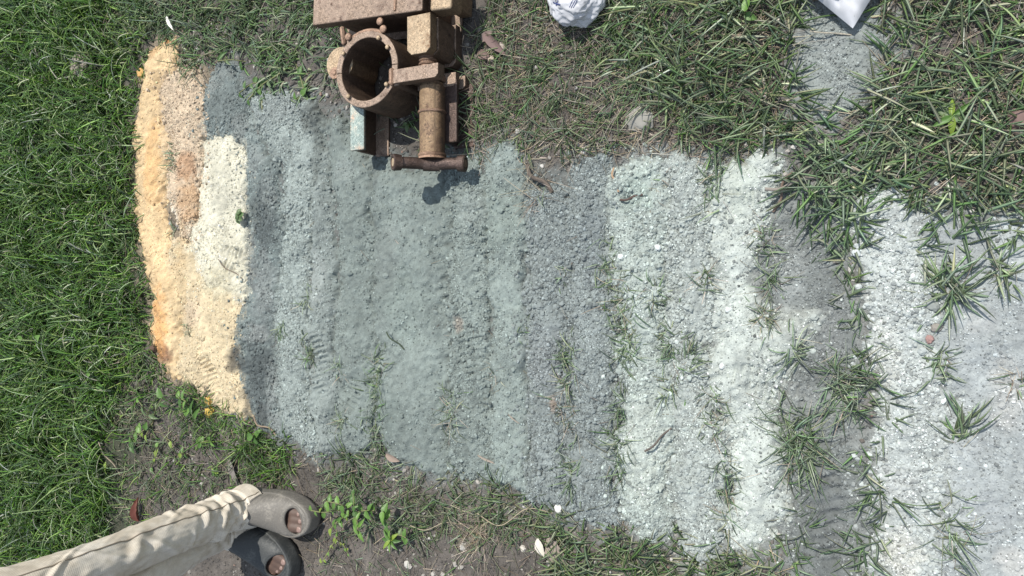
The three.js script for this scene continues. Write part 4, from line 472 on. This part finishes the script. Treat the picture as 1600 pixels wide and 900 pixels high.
for (const [px, py, o, label] of [
  [477, 467, { r: .038, n: 16 }, 'small star-shaped tuft at mid length of the pale grey pebbly row'],
  [438, 512, { r: .042, n: 16, dir: 0 }, 'upright narrow tuft in the furrow by the dark slate row'],
  [480, 553, { r: .04, n: 26, dry: .25 }, 'tuft leaning left in the furrow beside the shoe tread marks'],
  [528, 577, { r: .035, n: 14, dry: .3 }, 'thin wispy tuft in the furrow left of the thick dark furrow tuft'],
  [587, 592, { r: .05, n: 48, spread: .02, long: 2.6, dry: .15 }, 'thick dark tuft in the furrow left of the widest grey-green heap'],
  [530, 662, { r: .045, n: 20 }, 'slender tuft in the furrow near the lower end of the narrow row'],
  [582, 690, { r: .05, n: 40, spread: .02, long: 3 }, 'long tuft filling the lower end of the furrow left of the bulging heap'],
  [703, 650, { r: .045, n: 32, dry: .25, spread: .018, long: 2.4 }, 'tuft in the furrow at the right side of the bulging heap'],
  [768, 590, { r: .03, n: 12, dry: .6 }, 'dry thin tuft in the furrow of the light grey-green row'],
  [876, 425, { r: .025, n: 10, dry: .3 }, 'tiny sprig on the bluish gravel, uppermost there'],
  [812, 515, { r: .022, n: 10, dry: .1 }, 'tiny green sprig on the light grey-green row'],
  [946, 425, { r: .045, n: 30, spread: .02, long: 3 }, 'uppermost tuft in the furrow left of the mint heap'],
  [968, 478, { r: .055, n: 42, spread: .022, long: 2.6, dry: .25 }, 'largest tuft in the furrow left of the mint heap'],
  [978, 548, { r: .045, n: 30, spread: .016, long: 3 }, 'dark tuft at the middle of the mint heap furrow'],
  [886, 560, { r: .055, n: 38, spread: .016, long: 3.2, dry: .2 }, 'tall tuft between the two bluish gravel rows'],
  [880, 640, { r: .045, n: 36, spread: .016, long: 3, dry: .7 }, 'mostly brown tuft between the two bluish gravel rows'],
  [966, 690, { r: .055, n: 44, spread: .016, long: 4 }, 'long dark tuft at the left foot of the mint heap'],
  [893, 745, { r: .045, n: 28, spread: .016, long: 2.4 }, 'tuft at the lower end of the furrow between the bluish rows'],
  [1022, 458, { r: .04, n: 22 }, 'small dark tuft in the middle of the mint heap'],
  [1046, 540, { r: .045, n: 24, spread: .014, long: 2 }, 'tuft at the edge of the chalky gravel row'],
  [1075, 568, { r: .045, n: 22, dir: 2.6 }, 'tuft bending down right across the chalky gravel'],
  [1100, 438, { r: .045, n: 20, dry: .4 }, 'half dry tuft on the left side of the white powder heap'],
  [1048, 605, { r: .04, n: 18, col: 'olive' }, 'olive sprig near a short twig on the mint heap'],
  [1112, 650, { r: .045, n: 34, spread: .015, long: 2.5, dry: .3 }, 'tangled tuft between chalky gravel and white powder, upper of two'],
  [1132, 765, { r: .05, n: 40, spread: .014, long: 3.4, dry: .2 }, 'tangled tuft between chalky gravel and white powder, lower of two'],
  [1192, 372, { r: .04, n: 30, spread: .014, long: 2, dry: .3 }, 'tuft on the right shoulder of the white powder heap, uppermost there'],
  [1200, 440, { r: .05, n: 26, flat: 1 }, 'flattened tuft where white powder meets grey dust'],
  [1193, 497, { r: .045, n: 26, dry: .45 }, 'half dry tuft on the lobe of the white powder heap'],
  [1240, 545, { r: .06, n: 18, flat: 1 }, 'sprawling long-bladed tuft below the white lobe'],
  [1246, 697, { r: .07, n: 80, spread: .03, long: 1.5 }, 'big bushy tuft between the white powder heap and the lower grey dust'],
  [1318, 598, { r: .06, n: 70, spread: .02, flat: 1, long: 2 }, 'wide flattened tuft at mid length of the grassy strip'],
  [1118, 285, { r: .045, n: 30, spread: .02, long: 2 }, 'tuft at the notch between the tops of the chalky and the white heap'],
  [1482, 452, { r: .065, n: 34, leafy: 1, spread: .014 }, 'broad-leaved tuft casting a spiky shadow on the dust sheet'],
  [1466, 572, { r: .04, n: 26 }, 'small tuft on the right edge of the long whitish heap'],
  [1503, 680, { r: .06, n: 18, dir: 3.4, leafy: 1 }, 'upright tuft with a fan of broad blades, alone on the dust sheet'],
  [1490, 830, { r: .06, n: 38, spread: .014, long: 3.6 }, 'lowest tuft on the bluish white dust sheet'],
  [1592, 600, { r: .04, n: 14, dry: .3 }, 'thin tuft cut by the right edge of the picture'],
  [1570, 420, { r: .05, n: 24, leafy: 1, flat: 1 }, 'flat spreading tuft near the right edge on the dust sheet'],
  [262, 250, { r: .05, n: 20, dry: .1, long: 3 }, 'dark sprig growing on the orange strip near its middle'],
  [262, 358, { r: .035, n: 9, dry: .1 }, 'star-shaped sprig on the pale patch of the orange strip'],
  [290, 515, { r: .03, n: 10, dry: .1 }, 'small sprig on the lower orange strip beside the beige heap'],
]) tuft(px, py, o, label, FUR);
tuft(742, 838, { r: .05, n: 110, dry: .95, spread: .03, long: 1.4, flat: 1 }, 'brown withered root clump on the bare soil, bottom centre', null).name = 'dry_grass_clump';
tuft(835, 290, { r: .07, n: 26, dry: .9, spread: .02, long: 2, flat: 1 }, 'straggling dry roots at the top of the bluish gravel row', null).name = 'dry_root_clump';
tuft(1028, 290, { r: .035, n: 10, dry: .8, flat: 1 }, 'small dry sprig at the top of the mint heap', FUR);

// ---------------------------------------------------------------- leafy weeds: every leaf a part
function leafGeo(wf, cup, seed, lobed = 0) { const nu = 10, nv = 6, pos = [], ind = []; for (let i = 0; i <= nu; i++) for (let j = 0; j <= nv; j++) { const t = i / nu, s = j / nv * 2 - 1, w = wf(t) * .5 * (1 + lobed * .25 * Math.sin(t * 26)); pos.push(s * w, cup * (s * s) * w * .9 - .35 * t * t + .03 * n2(t * 4 + seed, s * 2) + .02 * Math.abs(Math.sin(t * 16)) * Math.abs(s), t); } for (let i = 0; i < nu; i++) for (let j = 0; j < nv; j++) { const k = i * (nv + 1) + j; ind.push(k, k + 1, k + nv + 1, k + nv + 1, k + 1, k + nv + 2); } const g = new THREE.BufferGeometry(); g.setAttribute('position', new THREE.Float32BufferAttribute(pos, 3)); g.setIndex(ind); g.computeVertexNormals(); return g; }
const OVAL = leafGeo((t) => .62 * Math.pow(Math.sin(Math.PI * Math.pow(t, .75)), .8) + .015, .35, 1), HEART = leafGeo((t) => .95 * Math.pow(1 - t, .55) * Math.pow(Math.min(1, t * 6 + .35), .8), .25, 2), LANCE = leafGeo((t) => .34 * Math.pow(Math.sin(Math.PI * (.03 + .97 * Math.pow(t, .8))), .9) + .01, .4, 3), LOBED = leafGeo((t) => .8 * Math.pow(Math.sin(Math.PI * Math.pow(t, 1.2)), .7) + .02, .4, 4, 1);
const leafMat = (r, g, b) => new THREE.MeshPhysicalMaterial({ color: lin(r, g, b), roughness: .5, transmission: .15, thickness: 0, side: THREE.DoubleSide });
const LM = [leafMat(.085, .18, .03), leafMat(.13, .25, .045), leafMat(.06, .135, .026), leafMat(.20, .29, .04), leafMat(.11, .165, .065)];
const stemMat = new THREE.MeshStandardMaterial({ color: lin(.16, .17, .07), roughness: .7 });
function weed(label, stems, group) { // stems: [[px, py, h]...] with leaves [along, size, side, geo, mat]
  const b = stems[0].path[0], base = on(b[0], b[1]), g = thing('leafy_weed', label, 'weed', base, group), rg = rng(b[0] * 13 + b[1]);
  for (const s of stems) { const pts = s.path.map(([x, y, h]) => { const p = P(x, y, h + .01); p.y = surf(p.x, p.z) + h; return p.sub(base); }); const cv = pts.length > 1 ? new THREE.CatmullRomCurve3(pts) : null;
    if (cv) part(g, 'stem', new THREE.TubeGeometry(cv, 24, s.thick ?? .0014, 6, false), stemMat);
    for (let [t, size, geo, mat, yaw] of s.leaves) { const p = cv ? cv.getPoint(clamp(t)) : pts[0].clone(); const m = part(g, 'leaf', geo, LM[mat]); m.position.copy(p); m.rotation.order = 'YXZ'; m.rotation.set(rr(-.5, .15, rg), yaw ?? rg() * 6.28, rr(-.45, .45, rg)); size *= .54; m.scale.set(size * rr(.85, 1.15, rg), size, size); } }
  return g;
}
const ALT = (n, a, b, geo, mats, sz, seed = 1) => { const r = rng(seed), o = []; for (let i = 0; i < n; i++) { const t = a + (b - a) * i / Math.max(1, n - 1); o.push([t, sz * rr(.7, 1.25, r), geo, mats[Math.floor(r() * mats.length)], (i % 2 ? 1 : -1) * rr(.7, 2.2, r) + Math.PI / 2]); } return o; };
weed('pair of heart-shaped light green leaves standing in the lawn', [{ path: [[42, 540, 0], [30, 530, .05]], leaves: [[1, .042, HEART, 1, -1.9]] }, { path: [[60, 545, 0], [52, 532, .05]], leaves: [[1, .048, HEART, 1, 2.2]] }]);
weed('light green broad leaves at the lawn edge beside the orange strip', [{ path: [[140, 600, 0], [135, 585, .05]], leaves: [[1, .045, LOBED, 1, -1], [.7, .035, OVAL, 1, 1]] }, { path: [[150, 610, 0], [147, 600, .045]], leaves: [[1, .052, OVAL, 0, 1.2]] }]);
weed('broad-leaved weed with yellowing lower leaves between the lawn and the beige heap', [{ path: [[235, 660, 0], [240, 640, .03], [250, 622, .05]], leaves: [[1, .055, OVAL, 0, -2.6], [.8, .045, OVAL, 2, 1], [.5, .06, LANCE, 4, 2.4], [.3, .05, OVAL, 4, -.8]] }, { path: [[235, 660, 0], [225, 645, .03], [215, 628, .03]], leaves: [[1, .035, OVAL, 1, -2], [.8, .05, OVAL, 4, .4], [.4, .06, LANCE, 4, 1.2]] }, { path: [[235, 660, 0], [225, 680, .02]], leaves: [[1, .035, OVAL, 3, 0], [.6, .04, OVAL, 4, -2]] }, { path: [[250, 680, 0], [262, 690, .02]], leaves: [[1, .036, OVAL, 3, .4]] }]);
weed('leafy green weed at the soil edge just left of the yellow clod', [{ path: [[292, 640, 0], [286, 628, .03], [275, 622, .03]], leaves: ALT(6, .2, 1, OVAL, [0, 2, 1], .05, 31) }, { path: [[292, 640, 0], [300, 655, .03]], leaves: ALT(4, .3, 1, LANCE, [0, 2], .06, 32) }]);
weed('cluster of rounded leaves between the lawn and the dead grey leaf', [{ path: [[205, 690, 0], [212, 680, .02], [222, 672, .02]], leaves: ALT(6, .1, 1, OVAL, [1, 0, 3], .045, 33) }, { path: [[205, 690, 0], [198, 700, .02]], leaves: ALT(4, .2, 1, OVAL, [0, 2], .045, 34) }]);
weed('three-leaved weed under the lower tip of the dark slate row', [{ path: [[395, 690, 0], [388, 684, .03]], leaves: [[1, .06, OVAL, 0, -1.4], [.9, .055, OVAL, 2, .6], [.6, .05, OVAL, 0, 2.6]] }]);
weed('low weed with pale leaves on the soil right of the dead grey leaf', [{ path: [[300, 700, 0], [310, 692, .015], [322, 690, .015]], leaves: ALT(7, .1, 1, OVAL, [4, 1, 0], .036, 35) }]);
weed('small creeping weed on the soil above the khaki knee', [{ path: [[232, 735, 0], [238, 715, .02], [240, 700, .02]], leaves: ALT(6, .1, 1, OVAL, [0, 1, 3], .026, 4) }, { path: [[290, 715, 0], [280, 708, .02], [275, 712, .02]], leaves: ALT(4, .3, 1, OVAL, [0, 3, 2], .026, 5) }]);
weed('little rosette weed on the soil above the trouser hem', [{ path: [[328, 745, 0], [328, 740, .012]], leaves: [0, 1, 2, 3, 4, 5, 6, 7].map((k) => [1, .034, LANCE, [0, 2, 3][k % 3], k * .79]) }]);
weed('yellow-green seedling with two round leaves in the lawn near the bottom left', [{ path: [[160, 740, 0], [160, 732, .04]], leaves: [[1, .03, OVAL, 3, 3.1], [.9, .03, OVAL, 3, .1]] }]);
weed('trailing vine of rounded leaves lying over the top of the dark row', [{ path: [[455, 95, 0], [430, 115, .012], [405, 130, .012], [385, 155, .01]], leaves: ALT(9, .1, 1, OVAL, [4, 2, 4, 0], .036, 7), thick: .0017 }, { path: [[450, 85, 0], [462, 115, .012], [470, 145, .01], [460, 155, .01]], leaves: ALT(8, .2, 1, OVAL, [4, 2, 0], .036, 8), thick: .0017 }, { path: [[405, 130, .0], [390, 128, .012], [372, 145, .01]], leaves: ALT(5, .2, 1, OVAL, [4, 2], .034, 9) }, { path: [[380, 95, 0], [360, 92, .02], [340, 95, .02]], leaves: ALT(4, .2, 1, LANCE, [4, 2], .05, 10) }]);
weed('crumpled dusty green weed poking from the cream heap', [{ path: [[372, 345, 0], [370, 335, .022]], leaves: [0, 1, 2, 3, 4, 5, 6].map((k) => [.6 + .1 * (k % 4), .032, LOBED, [4, 4, 2][k % 3], k * .93]) }]);
weed('bushy green weed reaching over the toes of the lighter sandal', [{ path: [[545, 805, 0], [520, 800, .04], [500, 803, .06], [480, 800, .065]], leaves: ALT(8, .2, 1, OVAL, [3, 1, 0], .03, 11) }, { path: [[545, 805, 0], [530, 790, .05], [505, 785, .06]], leaves: ALT(7, .2, 1, OVAL, [1, 0], .032, 12) }, { path: [[545, 805, 0], [550, 790, .05], [548, 772, .05]], leaves: ALT(7, .2, 1, OVAL, [0, 2, 1], .034, 13) }, { path: [[545, 805, 0], [555, 820, .04], [556, 836, .05]], leaves: ALT(6, .2, 1, LANCE, [1, 0], .045, 14) }, { path: [[545, 805, 0], [565, 800, .04], [580, 800, .03]], leaves: ALT(6, .2, 1, OVAL, [0, 2], .036, 15) }, { path: [[545, 805, 0], [525, 815, .04], [512, 828, .04]], leaves: ALT(7, .2, 1, OVAL, [3, 0, 1], .028, 16) }]);
weed('leafy plant with fanned light leaves right of the bushy weed', [{ path: [[605, 835, 0], [598, 818, .04], [596, 800, .05]], leaves: ALT(7, .3, 1, OVAL, [0, 2, 1], .04, 17) }, { path: [[605, 840, 0], [608, 846, .03]], leaves: [0, 1, 2, 3, 4, 5, 6, 7].map((k) => [.9, .048, LANCE, [1, 0, 2, 3][k % 4], k * .79]) }, { path: [[605, 838, 0], [622, 838, .03], [632, 842, .03]], leaves: ALT(5, .3, 1, OVAL, [0, 4], .034, 18) }]);
weed('spindly pale sprig lying on the soil below the sandals', [{ path: [[522, 830, 0], [518, 845, .02], [508, 862, .02], [498, 882, .015]], leaves: ALT(10, .15, 1, OVAL, [3, 3, 1], .018, 19) }, { path: [[518, 845, 0], [532, 855, .015], [538, 868, .01]], leaves: ALT(5, .3, 1, OVAL, [3, 1], .014, 20) }]);
weed('fresh light green leaf pair at the top edge right of the plastic bag', [{ path: [[1160, 25, 0], [1162, 14, .03]], leaves: [[1, .05, OVAL, 1, 3], [.6, .04, OVAL, 0, 1]] }]);
weed('tiny weed beside the screw sleeve of the clamp', [{ path: [[635, 200, 0], [632, 192, .02]], leaves: [[1, .03, OVAL, 4, -1.5], [.9, .034, OVAL, 4, 0], [.5, .026, OVAL, 2, 2], [.4, .026, OVAL, 4, 3.4]] }]);
weed('small rosette with a yellow heart in the upper right grass', [{ path: [[1488, 182, 0], [1488, 180, .012]], leaves: [0, 1, 2, 3, 4, 5].map((k) => [1, .055, LANCE, [3, 4, 0][k % 3], k * 1.05]) }]);
{ const p = P(8, 4, .03); const g = thing('broad_leaf_plant', 'large grey-green leaf at the very top left corner', 'plant', on(-6, -4)); const m = part(g, 'leaf', leafGeo((t) => .7 * Math.pow(Math.sin(Math.PI * Math.pow(t, .8)), .7) + .02, .15, 8), leafMat(.10, .16, .09)); m.scale.setScalar(.17); m.position.set(-.06, .07, -.05); m.rotation.set(.1, .9, .1); part(g, 'stem', new THREE.TubeGeometry(new THREE.CatmullRomCurve3([V(0, -.01, 0), V(-.04, .04, -.02), V(-.06, .07, -.05)]), 10, .003, 6), stemMat); }

// ---------------------------------------------------------------- dry leaves, twigs, stones, scraps
function dryLeaf(px, py, label, len, wid, yaw, c, lift = .006, curl = .5, name = 'dry_leaf', cat = 'dry leaf') { const g = leafGeo((t) => wid * Math.pow(Math.sin(Math.PI * (.04 + .94 * t)), .8), curl, px * .1); const m = new THREE.Mesh(g, new THREE.MeshStandardMaterial({ color: lin(...c), roughness: .8, side: THREE.DoubleSide })); top(m, name, label, cat); m.position.copy(on(px, py, lift + .35 * len * .3)); m.rotation.order = 'YXZ'; m.rotation.set(-.25, yaw, .1); m.scale.setScalar(len); m.translateZ(-len / 2); return m; }
dryLeaf(210, 799, 'curled red-brown dry leaf on the soil above the trouser leg', .06, .42, 3.3, [.16, .055, .04], .012, 1.4);
dryLeaf(357, 738, 'long grey dry leaf on the soil above the trouser hem', .09, .24, .35, [.19, .175, .155], .006, .5);
dryLeaf(864, 872, 'pinkish tan dry leaf at the bottom, right of the pale pointed leaf', .075, .55, .5, [.28, .23, .19], .004, .2);
dryLeaf(840, 858, 'small pale pointed leaf with a long stalk on the bottom soil', .036, .55, .3, [.62, .58, .48], .008, .3);
dryLeaf(610, 716, 'pinkish brown dry leaf at the lower end of the widest heap', .035, .45, 1.2, [.26, .2, .16], .006, .4);
dryLeaf(768, 66, 'purplish brown long dry leaf right of the clamp', .065, .3, .75, [.17, .115, .105], .012, .5);
dryLeaf(757, 55, 'small oval brown leaf lying near the clamp end block', .03, .6, 2.2, [.2, .15, .13], .01, .3);
dryLeaf(752, 84, 'dark round dry leaf right of the lug plates', .03, .65, 1.1, [.19, .13, .11], .01, .4);
dryLeaf(272, 38, 'slim white leaf sliver above the tip of the orange strip', .042, .26, .45, [.72, .70, .62], .035, .3);
dryLeaf(800, 655, 'pale brown stick-like leaf by the light grey-green row', .03, .12, .9, [.27, .24, .2], .004, .4);
dryLeaf(758, 720, 'tan sliver of dry leaf at the lower edge of the grey rows', .05, .11, 1.25, [.27, .23, .19], .006, .5);
function twig(px0, py0, px1, py1, r, label, c = [.16, .12, .09], bend = .012, lift = .012) { const a = on(px0, py0, lift), b = on(px1, py1, r), m = a.clone().lerp(b, .5); const q = V(-(b.z - a.z), 0, b.x - a.x).setLength(bend); const cv = new THREE.CatmullRomCurve3([a, a.clone().lerp(b, .3).addScaledVector(q, .8).setY(lerp(a.y, b.y, .3) + .004), a.clone().lerp(b, .68).addScaledVector(q, -.3), b]).getPoints(24).map((p) => p.clone().sub(m)); const t = new THREE.TubeGeometry(new THREE.CatmullRomCurve3(cv), 30, r, 7, false), p = t.attributes.position; for (let i = 0; i < p.count; i++) { const k = .00035 * n2(i * 1.7, px0); p.setXYZ(i, p.getX(i) + k, p.getY(i) + k, p.getZ(i) - k); } t.computeVertexNormals(); const o = top(new THREE.Mesh(t, new THREE.MeshStandardMaterial({ color: lin(...c), roughness: .9 })), 'twig', label, 'twig'); o.position.copy(m); return o; }
twig(822, 258, 862, 300, .0042, 'thick forked root lying at the top of the bluish gravel', [.13, .105, .085], .01);
twig(968, 312, 1004, 304, .0022, 'bent dark twig standing on the mint heap', [.09, .06, .05], .004, .004);
twig(1196, 296, 1270, 276, .003, 'grey stick at the top right of the white powder heap', [.25, .22, .19], .008);
twig(1238, 268, 1206, 330, .0024, 'brown twig crossing the grey stick', [.18, .13, .10], .008);
twig(1012, 702, 1048, 670, .0018, 'thin dark twig lying on the lower mint heap', [.12, .10, .085], .004);
twig(610, 518, 632, 546, .0016, 'short dark stalk on the widest heap', [.06, .08, .05], .003);
twig(958, 262, 966, 300, .002, 'curved tan stalk at the top of the mint heap', [.36, .25, .16], .006);
twig(395, 650, 425, 682, .002, 'thin curved brown stalk along the foot of the dark slate row', [.26, .2, .14], .012);
twig(1265, 48, 1330, 50, .0013, 'straight pale stalk across the small dust patch', [.42, .38, .30], .002);
twig(1470, 236, 1570, 236, .0012, 'long straight straw across the soil gap in the upper right grass', [.42, .36, .28], .002);
twig(1330, 260, 1410, 268, .002, 'pale stalk on the grass above the long whitish heap', [.34, .29, .22], .008);
twig(340, 405, 375, 440, .0012, 'hair-thin branched stalk on the cream heap', [.2, .16, .12], .006, .006);
twig(745, 802, 858, 806, .0011, 'curved pale stalk arching over the bottom soil', [.34, .29, .2], .03, .02);
twig(640, 822, 715, 822, .0010, 'long pale stalk near the leafy plant', [.36, .31, .22], .012, .015);
twig(160, 690, 178, 745, .0018, 'pale dead stem standing at the lawn edge, bottom left', [.36, .3, .22], .006, .03);
function stone(px, py, r, label, c, sq = .6, seed = 1) { const g = new THREE.IcosahedronGeometry(1, 4), p = g.attributes.position; for (let i = 0; i < p.count; i++) { const x = p.getX(i), y = p.getY(i), z = p.getZ(i), s = 1 + .22 * n3(x * 1.3 + seed * 5, y * 1.3, z * 1.3) + .06 * n3(x * 4, y * 4 + seed, z * 4) + .02 * n3(x * 13, y * 13 + seed, z * 13); p.setXYZ(i, x * s, y * s * sq, z * s * .85); } const q = mergeVertices(g.deleteAttribute('normal') && (g.deleteAttribute('uv'), g)); q.computeVertexNormals(); const m = top(new THREE.Mesh(q, new THREE.MeshStandardMaterial({ color: lin(...c), roughness: .92 })), 'stone', label, 'stone'); m.position.copy(on(px, py, r * sq * .35)); m.scale.setScalar(r); m.rotation.y = seed; return m; }
stone(996, 184, .028, 'flat grey stone in the dry straw above the mint heap', [.27, .26, .23], .35, 3);
stone(1594, 184, .017, 'reddish stone at the right edge in the grass', [.19, .125, .11], .6, 5);
stone(116, 100, .04, 'flat pinkish grey stone half hidden in the lawn', [.30, .26, .22], .4, 7);
stone(1457, 478, .011, 'rounded grey stone on the right edge of the long whitish heap', [.25, .27, .25], .7, 9);
stone(1453, 531, .007, 'tiny pinkish pebble on the long whitish heap', [.32, .2, .18], .7, 11);
stone(1464, 512, .008, 'dull brown pebble under the small rounded grey stone', [.26, .24, .21], .7, 13);
stone(1337, 395, .007, 'whitish clod at the left rim of the long whitish heap', [.50, .54, .53], .7, 15);
stone(1340, 448, .006, 'pale clod just outside the long whitish heap', [.46, .49, .48], .7, 16);
stone(1137, 484, .005, 'round white pebble right of the mint heap, sitting in white powder', [.6, .64, .62], .7, 17);
stone(1026, 386, .006, 'white pebble in the upper mint heap', [.66, .70, .68], .7, 18);
stone(970, 401, .006, 'white pebble at the left rim of the mint heap', [.66, .70, .68], .7, 19);
stone(1128, 572, .006, 'greyish pebble low on the white powder heap', [.55, .58, .56], .7, 20);
stone(778, 70, .009, 'pale rounded pebble in the dirt right of the clamp', [.42, .36, .31], .8, 21);
stone(762, 89, .008, 'pinkish pebble in the dirt near the lug plates', [.42, .35, .27], .8, 22);
stone(804, 203, .006, 'whitish pebble in the straw above the light grey-green row', [.5, .48, .44], .8, 23);
stone(907, 233, .009, 'white broken chip above the bluish gravel row', [.48, .46, .42], .5, 24);
stone(618, 246, .010, 'grey pebble between the channel foot and the handle', [.30, .33, .32], .7, 25);
stone(320, 646, .017, 'bright yellow clod in the grass below the beige heap', [.50, .34, .08], .6, 26);
stone(318, 629, .013, 'smaller ochre clod just above the bright yellow clod', [.55, .34, .10], .6, 27);
stone(212, 112, .016, 'orange sandy clod in the grass left of the orange strip', [.55, .33, .12], .5, 28);
stone(233, 545, .012, 'dark brown clod at the lower left rim of the orange strip', [.11, .07, .05], .7, 29);
stone(868, 797, .009, 'bright white flake at the lower end of the bluish gravel', [.60, .59, .54], .3, 30);
stone(810, 862, .007, 'small whitish pebble on the bottom soil', [.5, .46, .4], .8, 31);
stone(718, 858, .009, 'pale stone beside the brown withered clump', [.40, .38, .34], .6, 32);
stone(630, 885, .008, 'whitish stone chip at the bottom edge', [.46, .44, .40], .5, 33);

// ---------------------------------------------------------------- plastic bag and the corner of a sack
const film = (() => { const a = tileNoise(S, 7, 91), b = tileNoise(S, 40, 92); const t = mkTex(S, (i) => { const v = .80 + .07 * a[i] + .03 * b[i]; return [v, v, v * 1.01]; }, true); return t; })();
M.bag = new THREE.MeshPhysicalMaterial({ map: film, roughness: .34, transmission: .12, thickness: 0, side: THREE.DoubleSide });
M.ink = new THREE.MeshStandardMaterial({ color: lin(.05, .07, .20), roughness: .5 });
{
  const g = new THREE.SphereGeometry(1, 120, 90), p = g.attributes.position, dirs = [[.8, .3, .52], [-.5, .6, .62], [.2, -.2, .96], [.6, .76, .2], [-.85, .1, .5], [.1, .8, -.6]].map((d) => V(...d).normalize());
  for (let i = 0; i < p.count; i++) { const v = V(p.getX(i), p.getY(i), p.getZ(i)); let s = 1; for (let q = 0; q < 6; q++) s += .011 * (1 - 2 * Math.abs(Math.sin(v.dot(dirs[q]) * (5 + q * 1.7) + q + 1.6 * n3(v.x * 1.6 + q, v.y * 1.6, v.z * 1.6)))); s += .10 * n3(v.x * 1.4 + 4, v.y * 1.4, v.z * 1.4) + .018 * n3(v.x * 9, v.y * 9, v.z * 9) * 1; const c = Math.sign(v.z) * Math.pow(Math.abs(v.z), .8), b = Math.sign(v.x) * Math.pow(Math.abs(v.x), .8); p.setXYZ(i, b * s * .056, Math.max(-.03, v.y * s * .045), c * s * .075); }
  g.computeVertexNormals(); const t = thing('plastic_bag', 'crumpled white plastic bag with faint blue print at the top edge', 'plastic bag', V(-.527, .035, -.577)); t.rotation.y = -.25; const bag = part(t, 'bag_film', g, M.bag);
  // printed lines and a small mark lying on the film
  const sit = (x, z) => { let best = 1e9, y = 0; for (let i = 0; i < p.count; i++) { const d = (p.getX(i) - x) ** 2 + (p.getZ(i) - z) ** 2; if (p.getY(i) > 0 && d < best) { best = d; y = p.getY(i); } } return V(x, y + .0006, z); };
  const line = (a, b, r) => { const pts = []; for (let i = 0; i <= 10; i++) pts.push(sit(lerp(a[0], b[0], i / 10), lerp(a[1], b[1], i / 10))); return new THREE.TubeGeometry(new THREE.CatmullRomCurve3(pts), 24, r, 5, false).scale(1, 1, 1); };
  part(t, 'print', merged(line([.008, .052], [.022, .022], .0006), line([.012, .053], [.026, .022], .0006), line([.016, .052], [.029, .024], .0006), line([-.028, .045], [-.010, .050], .0013), line([-.022, .050], [-.018, .042], .001)), M.ink, 'faint blue printed strokes');
  M.dryThread = new THREE.MeshStandardMaterial({ color: lin(.10, .11, .11), roughness: .8 });
  for (const [a, b, r, l] of [[[-.02, .04], [.035, -.02], .0011, 0], [[-.022, .045], [-.03, -.005], .0007, 1], [[-.03, -.002], [.01, -.02], .0007, 2], [[.012, .008], [.042, -.018], .001, 3]]) { const o = line(a, b, r); o.translate(0, .0012, 0); const m = top(new THREE.Mesh(o.applyMatrix4(new THREE.Matrix4().makeRotationY(-.25)), M.dryThread), 'stalk', ['long dark stalk lying diagonally over the plastic bag', 'thin dark stalk along the left of the plastic bag', 'thin dark stalk crossing the plastic bag near the picture edge', 'short dark stalk on the right of the plastic bag'][l], 'stalk'); m.position.copy(t.position); }
}
{
  const t = thing('sack', 'pointed corner of a filled white sack hanging into the top edge', 'sack', V(-.07, 0, -.60)), n = 48, pos = [], ind = [], uv = [];
  for (const sgn of [1, -1]) for (let i = 0; i <= n; i++) for (let j = 0; j <= n; j++) { const u = i / n * 2 - 1, v = j / n * 2 - 1, e = Math.pow(Math.max(0, 1 - u * u), .45) * Math.pow(Math.max(0, 1 - v * v), .45), pinch = 1 - .16 * (1 - Math.abs(u)) * v * v - .16 * (1 - Math.abs(v)) * u * u; const x = u * .125 * (1 - .20 * (1 - u * u) * 0 - .14 * (1 - v * v) * 0), wr = .010 * n2(u * 4, v * 4) + .006 * Math.abs(n2b(u * 7 + v * 3, v * 5)) + .003 * n2b(u * 19, v * 19); const cx = x * (1 - .10 * (1 - Math.abs(v))), cz = v * .125 * (1 - .10 * (1 - Math.abs(u))); pos.push(cx, .034 + sgn * (.036 * e + wr * e) - .022 * Math.max(0, Math.abs(u * v) - .4), cz); uv.push(u * .4, v * .4); }
  const N = (n + 1) * (n + 1); for (let l = 0; l < 2; l++) for (let i = 0; i < n; i++) for (let j = 0; j < n; j++) { const k = l * N + i * (n + 1) + j, q = [k, k + 1, k + n + 1, k + n + 1, k + 1, k + n + 2]; ind.push(...(l ? q.reverse() : q)); }
  const g = new THREE.BufferGeometry(); g.setAttribute('position', new THREE.Float32BufferAttribute(pos, 3)); g.setAttribute('uv', new THREE.Float32BufferAttribute(uv, 2)); g.setIndex(ind); g.computeVertexNormals(); g.rotateY(Math.PI / 4 + .1);
  const m = part(t, 'sack_cloth', g, new THREE.MeshPhysicalMaterial({ map: film, roughness: .55, side: THREE.DoubleSide }));
  part(t, 'sack_thread', new THREE.TubeGeometry(new THREE.CatmullRomCurve3([V(-.036, .052, .115), V(-.015, .062, .121), V(.012, .063, .123), V(.034, .056, .117)]), 20, .0016, 6), M.ink, 'dark thread across the sack corner');
}
renderer.render(scene, camera);
